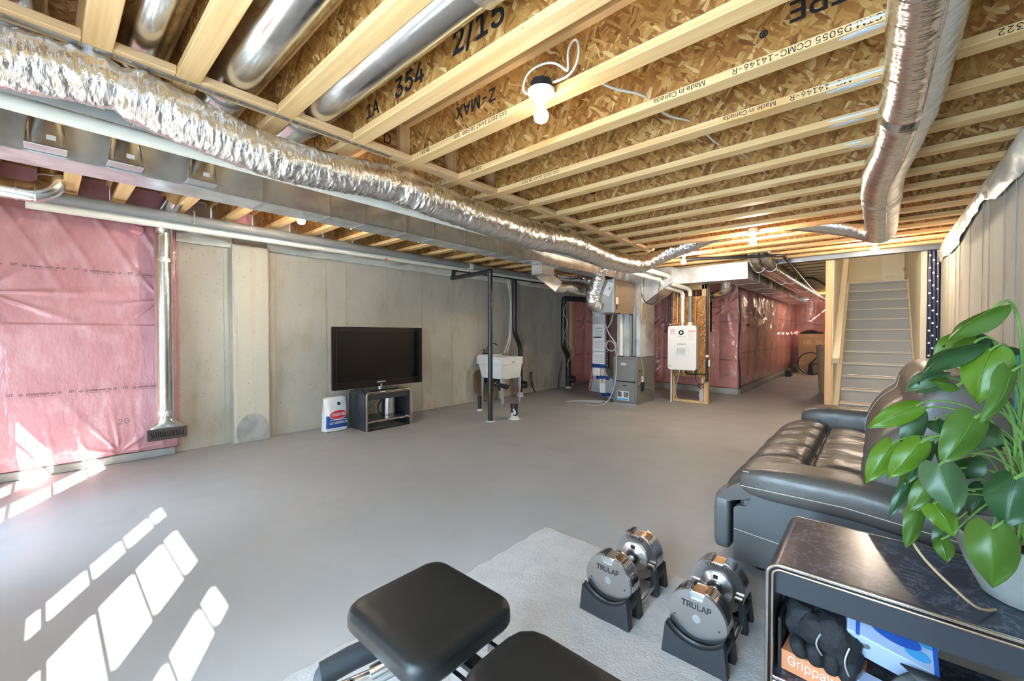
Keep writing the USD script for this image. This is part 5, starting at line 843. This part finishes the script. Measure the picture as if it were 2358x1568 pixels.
part(so, 'seat_cushion', slab(seatf, 110, 150, np.repeat(-np.c_[np.interp(np.linspace(0, 1, 110), np.linspace(0, 1, 90), nr[:, 0]), np.zeros(110), np.interp(np.linspace(0, 1, 110), np.linspace(0, 1, 90), nr[:, 1])][:, None]*.05, 150, 1)), 'leather', True, 'padded brown leather seat with cross channels')
for k in range(1, 5):
    for ua, ub in ((.03, .31), (.365, .60)):
        us = np.linspace(ua, ub, 26); X_, Y_, Z_ = seatf(us, np.full(26, k/5.0+.0)); part(so, 'seat_stitch', tube(np.c_[X_, Y_+.012, Z_+.006], .0019, 5), 'thread')
# padded bolster along the near edge with its two stitched welts
bol = pillow(-.528, .40, SY0-.052, SY0+.235, .405, .582, .26, .58, 44); v = bol.vertices; v[:, 2] -= .055*np.clip((v[:, 0]+.1)/.5, 0, 1); v[:, 2] += .007*(meshkit.fbm(v*[9, 9, 9], 3, 44)-.5)*2
part(so, 'bolster', bol, 'leather', True, 'long padded bolster on the near edge of the seat')
for zz, yy in ((.545, SY0-.022), (.478, SY0-.050)):
    xs = np.linspace(-.508, .36, 60); part(so, 'welt_stitch', tube(np.c_[xs, np.full(60, yy)-.006, zz-.055*np.clip((xs+.1)/.5, 0, 1)], .0024, 5), 'thread')
part(so, 'welt_stitch', tube([(-.27, SY0-.02, .53), (-.268, SY0+.03, .566), (-.265, SY0+.08, .57)], .002, 5), 'thread')
part(so, 'footrest_side', pillow(-.655, -.572, SY0-.005, SY0+.22, .09, .395, .35, .4), 'leather_side', True); part(so, 'footrest_flap', prism(Polygon(spline([(-.650, .30), (-.628, .375), (-.585, .430), (-.52, .475), (-.47, .48), (-.455, .43), (-.49, .395), (-.545, .375), (-.60, .345)], 50, True)), (0, SY0+.22, 0), (1, 0, 0), (0, 0, 1), (0, -1, 0), .215), 'leather', 40)
part(so, 'far_arm', pillow(-.47, .45, SY1-.02, SY1+.27, .34, .655, .32, .42, 40), 'leather', True, 'padded far armrest'); part(so, 'arm_stitch', tube([(-.19, SY1-.02, .52), (-.185, SY1+.03, .625), (-.18, SY1+.12, .655)], .0022, 5), 'thread'); part(so, 'arm_panel', box(-.46, .50, SY1+.03, SY1+.25, .05, .42, .03), 'leather')
bp_ = spline([(-.03, .50), (-.045, .60), (-.01, .72), (.06, .83), (.115, .885), (.125, .93), (.15, 1.0), (.22, 1.06), (.31, 1.07), (.40, 1.02), (.47, .85), (.52, .55), (.5, .42), (.2, .42), (.02, .44)], 80, True)
def backrest(y0, y1, nm):
    c = bp_.mean(0); ys = np.r_[y0+np.array([0, .01, .03, .07]), np.linspace(y0+.12, y1-.12, 24), y1-np.array([.07, .03, .01, 0])]; sc2 = np.r_[[.72, .86, .94, .985], np.ones(24), [.985, .94, .86, .72]]
    V = np.vstack([np.c_[c[0]+(bp_[:, 0]-c[0])*s_, np.full(80, y), c[1]+(bp_[:, 1]-c[1])*s_] for y, s_ in zip(ys, sc2)]); V += .010*(meshkit.fbm(V*[6, 6, 6], 3, 47)-.5)[:, None]*np.array([-2, 0, 1])
    f = []
    for i in range(len(ys)-1):
        for j in range(80): a_, b_ = i*80+j, i*80+(j+1) % 80; f += [(a_, b_, b_+80), (a_, b_+80, a_+80)]
    k = len(V); V = np.vstack([V, V[:80].mean(0), V[-80:].mean(0)]); e = (len(ys)-1)*80; f += [(k, (j+1) % 80, j) for j in range(80)]+[(k+1, e+j, e+(j+1) % 80) for j in range(80)]
    m_ = trimesh.Trimesh(V, f, process=False); m_.fix_normals(); part(so, nm, m_, 'leather', True)
backrest(SY0+.12, 3.30, 'back_cushion'); backrest(3.31, SY1+.20, 'back_cushion')
for y in (SY1+.02, 3.9): part(so, 'back_stitch', tube(np.c_[bp_[2:24, 0]-.006, np.full(22, y), bp_[2:24, 1]+.004], .0022, 5), 'thread')

# ------------------------------------------------------------------ near console, what lies in it, the plant on it
console('console_table', 'low black marbled console with metal trim carrying the potted plant', .085, 1.81, 0, .70, .47, .50)
gl = thing('glove', 'pair of black workout gloves heaped in the console below the plant', 'glove', (-.12, 1.68, .2))
gm = [turn(pillow(-.20, -.02, 1.60, 1.76, .235, .34, .7), .25, (0, 1, 0), (-.1, 1.68, .28)), turn(pillow(-.14, -.03, 1.60, 1.70, .19, .36, .7), -.3, (0, 1, 0), (-.08, 1.66, .28)), pillow(-.22, -.13, 1.62, 1.74, .25, .36, .7)]
for g in gm: g.vertices += .022*(meshkit.fbm(g.vertices*30, 3, 51)-.5)[:, None]*np.array([1, 1, 1.5])
part(gl, 'palm', gm, 'glove_black', True); part(gl, 'finger_cuff', [turn(pillow(-.20+.042*k, -.155+.042*k, 1.588, 1.65, .20-.006*k, .262, .75), .2*k-.4, (0, 1, 0), (-.18+.042*k, 1.61, .23)) for k in range(4)], 'glove_black', True); part(gl, 'cuff_cord', [tube(spline([(-.12, 1.60, .31), (-.13, 1.588, .28), (-.115, 1.59, .25)], 14), .0025, 5), tube(spline([(-.05, 1.60, .30), (-.06, 1.585, .26), (-.05, 1.59, .22)], 14), .0025, 5)], 'unit_grey')
ob = thing('orange_box', 'orange and white carton lying under the black gloves on the console shelf', 'box', (-.12, 1.66, .128)); OB = lambda q: turn(q, -.10, (0, 0, 1), (-.12, 1.65, .13))
part(ob, 'carton', OB(box(-.225, -.02, 1.615, 1.76, .1285, .195, .002)), 'box_orange'); part(ob, 'lettering', OB(text('Grippaw', .030, (-.205, 1.614, .155), (1, 0, 0), (0, 0, 1), False, .13)), 'label_white'); part(ob, 'white_end', OB(box(-.065, -.019, 1.613, 1.70, .130, .196)), 'label_white')
tbx = thing('tissue_box', 'blue and white tissue box tilted inside the console behind the gloves', 'box', (.04, 1.72, .25)); TB_ = lambda q: turn(turn(q, .30, (0, 1, 0), (.04, 1.72, .30)), .45, (1, 0, 0), (.04, 1.72, .30))
part(tbx, 'carton', TB_(box(-.075, .135, 1.655, 1.775, .255, .345, .003)), 'box_pale_blue'); part(tbx, 'opening', TB_(prism(affinity.scale(Point(0, 0).buffer(1), .060, .026), (.04, 1.715, .3448), (1, 0, 0), (0, 1, 0), (0, 0, 1), .001)), 'box_blue'); part(tbx, 'blue_stripe', TB_(box(-.055, -.045, 1.654, 1.776, .3446, .3456)), 'box_blue'); part(tbx, 'blue_corner', TB_(box(.125, .136, 1.654, 1.776, .262, .346)), 'box_blue'); part(tbx, 'printed_cloud', [TB_(prism(affinity.scale(Point(0, 0).buffer(1), .03, .018), (.09+.02*k, 1.69+.05*k, .3447), (1, 0, 0), (0, 1, 0), (0, 0, 1), .0006)) for k in range(2)], 'label_blue'); part(tbx, 'yellow_mark', TB_(lathe([(0, 0), (.012, 0), (.012, .001), (0, .001)], (-.02, 1.655, .31), 14, 'y')), 'brass')
wbx = thing('pale_box', 'pale blue flat carton standing at the front of the console shelf', 'box', (.03, 1.61, .128)); part(wbx, 'carton', turn(turn(box(-.03, .16, 1.60, 1.66, .1285, .205, .002), .0, (0, 0, 1), (.03, 1.62, .13)), -.22, (0, 0, 1), (.03, 1.62, .13)), 'box_pale_blue'); part(wbx, 'blue_stroke', turn(box(.02, .09, 1.598, 1.601, .165, .172), -.22, (0, 0, 1), (.03, 1.62, .13)), 'label_blue')
stp = thing('lifting_strap', 'black webbing strap looped over the boxes inside the console', 'strap', (.12, 1.66, .13))
def ribbon(P, w, th, up_=(1, 0, 0)):
    P = np.array(P, float); w_ = np.array(up_, float)*w/2; return slab(lambda u, v: tuple((np.stack([np.interp(u, np.linspace(0, 1, len(P)), P[:, i]) for i in range(3)], -1)+(2*v-1)[..., None]*w_)[..., i] for i in range(3)), 60, 4, [0, th, .001])
part(stp, 'webbing', [ribbon(spline([(.145, 1.64, .13), (.15, 1.61, .22), (.13, 1.60, .285), (.10, 1.62, .30)], 40), .075, .006), ribbon(spline([(.05, 1.64, .14), (.045, 1.60, .20), (.06, 1.59, .26), (.10, 1.61, .295)], 40), .03, .006)], 'rubber_black', True); part(stp, 'buckle', box(.06, .11, 1.605, 1.62, .19, .215, .004), 'black_plastic')
cc = thing('cable_coil', 'coiled black cables with a clear plug in the corner of the console shelf', 'cable', (.27, 1.7, .13)); part(cc, 'cable', tube(np.array([(.27+(.07+.008*math.sin(t*3))*math.cos(t), 1.70+.06*math.sin(t), .137+.003*t) for t in np.linspace(0, 24, 180)]), .006, 6), 'abs_black', 50); part(cc, 'plug', box(.22, .26, 1.62, 1.65, .15, .18, .004), 'clear_grey')
nb = thing('navy_notebook', 'dark notebook standing against the console side beside the orange box', 'notebook', (-.22, 1.68, .128)); part(nb, 'cover', box(-.238, -.228, 1.62, 1.80, .1285, .30, .002), 'rubber_black')
pt = thing('potted_plant', 'broad leaved green plant trailing from a glazed grey pot on the console', 'plant', (.335, 1.82, .501))
PX, PY = .335, 1.82
part(pt, 'pot', lathe([(0, .501), (.085, .501), (.097, .508), (.128, .575), (.150, .64), (.157, .672), (.152, .678), (.146, .672), (.138, .635), (.0, .632)], (PX, PY, 0), 48), 'pot_glaze', 40); part(pt, 'soil', lathe([(0, .655), (.06, .652), (.143, .642), (.143, .63), (0, .63)], (PX, PY, 0), 28), 'soil')
part(pt, 'stake', cyl((.300, 1.86, .64), (.302, 1.82, 1.19), .0045, 8), 'stake_teal', 40); part(pt, 'stake', cyl((.36, 1.84, .64), (.37, 1.82, 1.15), .0045, 8), 'stake_teal', 40)
LV = [(0.245, 1.7, 1.328, 0.132, 1.67, 1.229, 0.012, 1, 0.2), (0.198, 1.78, 1.246, 0.13, 1.75, 1.161, 0.038, 0, 1), (0.203, 1.66, 1.23, 0.073, 1.63, 1.14, 0.013, 2, 0.3), (0.223, 1.62, 1.212, 0.187, 1.59, 1.073, 0.049, 0, 1), (0.255, 1.8, 1.193, 0.199, 1.77, 1.251, 0.032, 2, 1), (0.3, 1.85, 1.167, 0.245, 1.82, 1.211, 0.035, 2, 1), (0.25, 1.55, 1.165, 0.213, 1.52, 1.03, 0.025, 1, 0.9), (0.144, 1.68, 1.148, 0.061, 1.65, 1.095, 0.027, 3, 0.8), (0.17, 1.66, 1.108, 0.113, 1.63, 1.125, 0.02, 1, 0.9), (0.138, 1.74, 1.108, 0.093, 1.71, 1.079, 0.019, 3, 1), (0.093, 1.66, 1.045, -0.018, 1.63, 0.97, 0.03, 0, 0.9), (0.099, 1.7, 1.022, 0.071, 1.67, 0.892, 0.031, 3, 0.8), (0.195, 1.58, 1.039, 0.138, 1.55, 0.907, 0.042, 1, 1), (0.198, 1.72, 0.986, 0.256, 1.69, 0.971, 0.051, 3, 1), (0.134, 1.76, 0.994, 0.179, 1.73, 0.95, 0.026, 2, 1), (0.041, 1.66, 0.927, -0.019, 1.63, 0.799, 0.032, 0, 1), (0.1, 1.62, 0.95, 0.031, 1.59, 0.835, 0.033, 0, 1), (0.115, 1.68, 0.934, 0.07, 1.65, 0.81, 0.023, 2, 0.9), (0.127, 1.56, 0.907, 0.161, 1.53, 0.788, 0.046, 3, 1), (0.207, 1.72, 0.908, 0.163, 1.69, 0.838, 0.039, 2, 1), (0.253, 1.53, 0.909, 0.23, 1.5, 0.789, 0.05, 2, 1), (0.214, 1.5, 0.788, 0.215, 1.47, 0.645, 0.047, 1, 1), (0.124, 1.62, 0.784, 0.168, 1.59, 0.719, 0.034, 0, 1), (0.069, 1.68, 0.809, 0.034, 1.65, 0.7, 0.014, 2, 0.7), (0.122, 1.64, 0.848, 0.072, 1.61, 0.743, 0.024, 1, 1), (0.095, 1.64, 0.752, 0.077, 1.61, 0.641, 0.025, 1, 1), (0.144, 1.66, 0.676, 0.154, 1.63, 0.626, 0.022, 1, 1), (0.154, 1.7, 0.699, 0.13, 1.67, 0.655, 0.017, 3, 0.8), (0.085, 1.72, 0.831, 0.066, 1.69, 0.757, 0.023, 1, 1), (0.241, 1.85, 0.951, 0.294, 1.82, 0.927, 0.029, 2, 1), (0.17, 1.78, 0.952, 0.133, 1.75, 0.873, 0.028, 2, 1), (0.236, 1.75, 0.821, 0.209, 1.72, 0.737, 0.029, 2, 1)]
LM = ['leaf_bright', 'leaf_green', 'leaf_dark', 'leaf_pale']
def leaf(b, t, hw, facing, fold, droop, wob):
    ax = t-b; L_ = np.linalg.norm(ax); ax = ax/L_; n_ = facing-ax*(facing@ax); n_ /= np.linalg.norm(n_); sd = np.cross(n_, ax); nu, nv_ = 22, 13
    uu = np.linspace(0, 1, nu); w = np.interp(uu, [0, .04, .12, .25, .42, .60, .78, .90, .97, 1], [.35, .66, .90, 1.0, .97, .82, .52, .25, .08, .0]); rows = []
    for k in range(nu):
        s_ = np.linspace(-1, 1, nv_); lob = -.10*L_*np.exp(-(uu[k]/.10)**2)*np.abs(s_)**1.2; a = uu[k]*L_+lob
        off = fold*hw*np.abs(s_)**1.3*w[k]-droop*L_*(uu[k]-.35)**2+.10*hw*wob*np.sin(uu[k]*7+s_*2)*np.abs(s_); rows.append(b+np.outer(a, ax)+np.outer(s_*hw*w[k], sd)+np.outer(off, n_))
    A = np.array(rows); return A, n_
for i, (bx, by, bz, tx, ty, tz, hw, mi, kf) in enumerate(LV):
    b, t = np.array([bx, by, bz]), np.array([tx, ty, tz]); f0 = CAM-b; f0 /= np.linalg.norm(f0)
    f0 = f0+np.array([0, 0, .35]) + .35*rng.standard_normal(3)*[1, 1, .6]
    if kf < .5: f0 = np.array([.3, -.2, 1.0]); hw *= 3.2
    A, n_ = leaf(b, t, hw, f0, -.25-.3*rng.random(), .30+.4*rng.random(), 1.6)
    nu, nv_ = A.shape[:2]
    lf = slab(lambda u, v: tuple(A[np.rint(u*(nu-1)).astype(int), np.rint(v*(nv_-1)).astype(int), q] for q in range(3)), nu, nv_, -n_*.0012)
    lp = part(pt, 'leaf', lf, LM[mi], True); mid = A[:, nv_//2]+n_*.0008
    part(lp, 'midrib', tube(mid[:-1], np.linspace(.0014, .0005, nu-1), 5), LM[mi] if i % 3 else 'leaf_bright')
    root = np.array([PX+.05*rng.standard_normal(), PY+.04*rng.standard_normal(), .66]); h = np.array([PX*.6+b[0]*.4, PY*.6+b[1]*.4, max(b[2]*.75+.2, .76)+.03])
    part(pt, 'petiole', tube(spline([root, h, b+np.array([.02, .02, .012]), b+(t-b)*.03], 22), .0026 if i % 4 else .004, 6), 'petiole', 50)
part(pt, 'vine', tube(spline([(0.22, 1.75, .80), (0.16, 1.69, .82), (0.123, 1.66, 0.793), (0.102, 1.66, 0.725), (0.082, 1.66, 0.671), (0.093, 1.64, 0.639), (0.126, 1.62, 0.601), (0.166, 1.61, 0.565), (0.208, 1.63, 0.525), (0.25, 1.69, 0.507)], 60), .0036, 7), 'dry_stem', 50); part(pt, 'vine_node', ell((.082, 1.66, .671), (.007, .006, .006), 1), 'dry_stem', True)
part(pt, 'dry_stalk', [tube(spline([(PX+.02*k-.04, PY, .65), (PX-.03+.03*k, PY-.02, .80), (PX-.06+.05*k, PY-.02, .93)], 16), .004, 6) for k in range(4)], 'dry_stem', 50)

# ------------------------------------------------------------------ rug, dumbbells in their cradles, bench
def rugf(u, v):
    x, y = -1.585+2.1*u, .10+2.035*v
    x = x+.006*np.sin(y*40)*(u < .01); e = np.minimum(np.minimum(u*2.1, (1-u)*2.1), np.minimum(v*2, (1-v)*2))
    return x+.004*meshkit.noise(np.stack([x*60, y*60, x*0], -1), 3)-.002, y+.010*(meshkit.noise(np.stack([x*45, x*0, x*0], -1), 5)-.5)*(v > .98), .012+.0045*meshkit.fbm(np.stack([x*16, y*16, x*0], -1), 4, 61)+.0015*meshkit.noise(np.stack([x*150, y*150, x*0], -1), 62)-.010*np.exp(-e/.008)
single('rug', slab(rugf, 420, 420, np.repeat(np.array([[[0, 0, -.008]]]), 420*420, 0).reshape(-1, 3)), 'rug_pile', 'pale cream plush rug lying under the dumbbells and bench', 'rug', True)
RZ = .014
def notched(r, d, w):                     # disc with a six-sided flat at its top
    return Point(0, 0).buffer(r, quad_segs=24).difference(Polygon([(-w, r+.01), (-w*.6, r-d), (w*.6, r-d), (w, r+.01)]))
cxd, zc = -.872, RZ+.155
db = thing('dumbbell', 'chrome adjustable dumbbell resting in its black cradle, the one nearer the bench', 'dumbbell', (cxd, 1.80, RZ))
R = .108
for y0, y1, s in ((1.625, 1.712, -1), (1.895, 1.985, 1)):
    for k in range(7):
        ya, yb = y0+(y1-y0)*k/7, y0+(y1-y0)*(k+1)/7-.0022; m_ = notched(R-(.0 if 0 < k < 6 else .002), .012 if (k if s < 0 else 6-k) > 0 else .034, .034)
        part(db, 'weight_plate', prism(m_, (cxd, yb, zc), (1, 0, 0), (0, 0, 1), (0, -1, 0), yb-ya), 'brushed_steel' if k in (0, 6) else 'chrome', 30)
    part(db, 'plate_core', cyl((cxd, y0+.004, zc), (cxd, y1-.004, zc), R-.014, 40), 'galvanized_dull', 40)
part(db, 'grip', lathe([(0, 1.70), (.019, 1.70), (.019, 1.725), (.0165, 1.75), (.0175, 1.80), (.0165, 1.85), (.019, 1.875), (.019, 1.90), (0, 1.90)], (cxd, 0, zc), 28, 'y') if False else tube([(cxd, y, zc) for y in (1.70, 1.725, 1.75, 1.80, 1.85, 1.875, 1.90)], [.019, .019, .0165, .0175, .0165, .019, .019], 28), 'brushed_steel', 40)
for ya, yb in ((1.7115, 1.735), (1.895, 1.871)):
    part(db, 'inner_hub', tube([(cxd, ya, zc), (cxd, ya*.7+yb*.3, zc), (cxd, ya*.35+yb*.65, zc), (cxd, yb, zc)], [.066, .064, .046, .036], 40), 'brushed_steel', 30); part(db, 'grip_collar', cyl((cxd, yb-.002, zc), (cxd, yb+(.004 if yb < 1.8 else -.004), zc), .025, 28), 'black_plastic', 40)
    part(db, 'locking_tab', [box(cxd-.105, cxd-.07, min(ya, yb), max(ya, yb)-.008, zc-.03, zc-.005, .004), box(cxd+.07, cxd+.105, min(ya, yb), max(ya, yb)-.008, zc-.03, zc-.005, .004)], 'chrome')
part(db, 'lettering', text('TRULAP', .0215, (cxd-.055, 1.6243, zc+.036), (1, 0, 0), (0, 0, 1), True, .108), 'print_black'); part(db, 'centre_hole', lathe([(0, 0), (.015, 0), (.015, .001), (0, .001)], (cxd, 1.6245, zc), 24, 'y'), 'galvanized_dull'); part(db, 'pin_hole', [lathe([(0, 0), (.0035, 0), (.0035, .001), (0, .001)], (cxd+q, 1.6245, zc-.012), 10, 'y') for q in (-.08, .08)], 'print_black')
arcs = []
for k, chh in enumerate('TRULAP'):
    a = PI/2+.42-.168*k; g = text(chh, .015, (0, 0, 0), (1, 0, 0), (0, 1, 0), True); g.apply_translation([-g.bounds[1][0]/2, 0, 0]); g = turn(g, a-PI/2, (0, 0, 1), (0, 0, 0)); V = g.vertices; arcs.append(trimesh.Trimesh(np.c_[cxd+.082*math.cos(a)+V[:, 0], 1.8945-V[:, 2], zc+.082*math.sin(a)+V[:, 1]], g.faces, process=False))
part(db, 'lettering', arcs, 'print_black'); part(db, 'dial_window', box(cxd-.008, cxd+.008, 1.868, 1.872, zc+.045, zc+.060), 'print_black')
cr = thing('dumbbell_cradle', 'black plastic cradle with chrome rods under the dumbbell nearer the bench', 'cradle', (cxd, 1.80, RZ))
pr_ = Polygon([(-.118, 0), (-.105, .115), (-.092, .128), (-.075, .128), (.075, .128), (.092, .128), (.105, .115), (.118, 0)]).difference(Point(0, .205).buffer(.135, quad_segs=24))
leg_ = Polygon([(-.118, 0), (-.105, .115), (-.085, .128), (-.085, 0)]); leg2 = affinity.scale(leg_, -1, 1, origin=(0, 0))
for ya, yb, sd in ((1.585, 1.620, 1), (1.990, 2.015, -1)):
    part(cr, 'end_block', prism(pr_, (cxd, yb, RZ), (1, 0, 0), (0, 0, 1), (0, -1, 0), yb-ya), 'rubber_black', 30)
    part(cr, 'groove_step', prism(Polygon([(-.10, .10), (.10, .10), (.10, .118), (-.10, .118)]).union(Point(0, .205).buffer(.142, quad_segs=24)).difference(Point(0, .205).buffer(.128, quad_segs=24)).intersection(rect(-.1, .02, .1, .125)), (cxd, (ya+yb)/2+.006, RZ), (1, 0, 0), (0, 0, 1), (0, -1, 0), .012), 'black_plastic')
for ya, yb in ((1.690, 1.728), (1.885, 1.92)):
    for L in (leg_, leg2): part(cr, 'side_leg', prism(L, (cxd, yb, RZ), (1, 0, 0), (0, 0, 1), (0, -1, 0), yb-ya), 'rubber_black')
for s in (-1, 1):
    part(cr, 'bridge', [box(cxd+s*.100-.010, cxd+s*.100+.010, 1.615, 1.70, RZ+.07, RZ+.095), box(cxd+s*.100-.010, cxd+s*.100+.010, 1.91, 1.995, RZ+.07, RZ+.095)], 'rubber_black'); part(cr, 'rod', cyl((cxd+s*.096, 1.72, RZ+.045), (cxd+s*.096, 1.89, RZ+.045), .010, 16), 'chrome', 40)
copy(db, (cxd+.372, 1.80, RZ), 'chrome adjustable dumbbell resting in its black cradle, the one nearer the black console'); copy(cr, (cxd+.372, 1.80, RZ), 'black plastic cradle with chrome rods under the dumbbell nearer the black console')
be = thing('weight_bench', 'black padded adjustable exercise bench standing on the rug', 'bench', (-.5, .7, RZ))
part(be, 'seat_pad', prism(rrect(.352, .322, .052, 8).buffer(-.010), (-1.098, .545, .452), (1, 0, 0), (0, 1, 0), (0, 0, 1), .03), 'vinyl_black') if False else None
def pad(x0, x1, y0, y1, z0, z1, r, taper=0.):
    P_ = rrect(x1-x0, y1-y0, r, 8); rings = []; k = 72
    def loop(off, z):
        q = P_.buffer(-off); t_ = np.linspace(0, q.exterior.length, k, endpoint=False); c = np.array([q.exterior.interpolate(a).coords[0] for a in t_]); return np.c_[c[:, 0]+x0, c[:, 1]+y0, np.full(k, z)]
    for off, z in ((.020, z0), (.006, z0+.004), (0, z0+.014), (0, z1-.026), (.004, z1-.014), (.012, z1-.006), (.026, z1-.001), (.05, z1+.001)): rings.append(loop(off, z))
    V = np.vstack(rings); f = []
    for i in range(len(rings)-1):
        for j in range(k): a_, b_ = i*k+j, i*k+(j+1) % k; f += [(a_, b_, b_+k), (a_, b_+k, a_+k)]
    n0 = len(V); V = np.vstack([V, V[:k].mean(0), V[-k:].mean(0)+[0, 0, .001]]); e = (len(rings)-1)*k; f += [(n0, (j+1) % k, j) for j in range(k)]+[(n0+1, e+j, e+(j+1) % k) for j in range(k)]
    m_ = trimesh.Trimesh(V, f, process=False); m_.fix_normals(); return m_
part(be, 'seat_pad', pad(-1.112, -.745, .535, .878, .438, .502, .062), 'vinyl_black', 30); bk = pad(-.690, .42, .575, .835, .438, .502, .075); part(be, 'back_pad', bk, 'vinyl_black', 30)
part(be, 'main_beam', box(-1.13, .35, .68, .735, .375, .425, .006), 'brushed_steel'); part(be, 'hinge_bracket', [box(-.76, -.66, .64, .652, .39, .437), box(-.76, -.66, .765, .777, .39, .437), cyl((-.71, .62, .415), (-.71, .79, .415), .009, 12)], 'chrome'); part(be, 'front_leg', box(-.99, -.935, .68, .735, RZ+.05, .38, .006), 'black_plastic'); part(be, 'front_foot', box(-.99, -.935, .44, .98, RZ+.002, RZ+.052, .008), 'black_plastic'); part(be, 'rear_leg', box(.20, .255, .68, .735, RZ+.05, .38, .006), 'black_plastic'); part(be, 'rear_foot', box(.20, .255, .44, .98, RZ+.002, RZ+.052, .008), 'black_plastic')
part(be, 'foam_roller', tube([(-1.115, .478, .335), (-1.108, .482, .335), (-1.09, .555, .345), (-1.04, .72, .36)], [.020, .030, .031, .031], 24), 'rubber_black', 30); part(be, 'roller_bar', tube([(-1.06, .44, .315), (-.995, .58, .335), (-.94, .70, .36)], .021, 16), 'brushed_steel', 40); part(be, 'knob', ell((-1.012, .515, .345), (.012, .012, .010)), 'chrome', True); part(be, 'adjust_arm', tube([(-.985, .56, .36), (-.93, .66, .40)], .017, 12), 'chrome', 40)
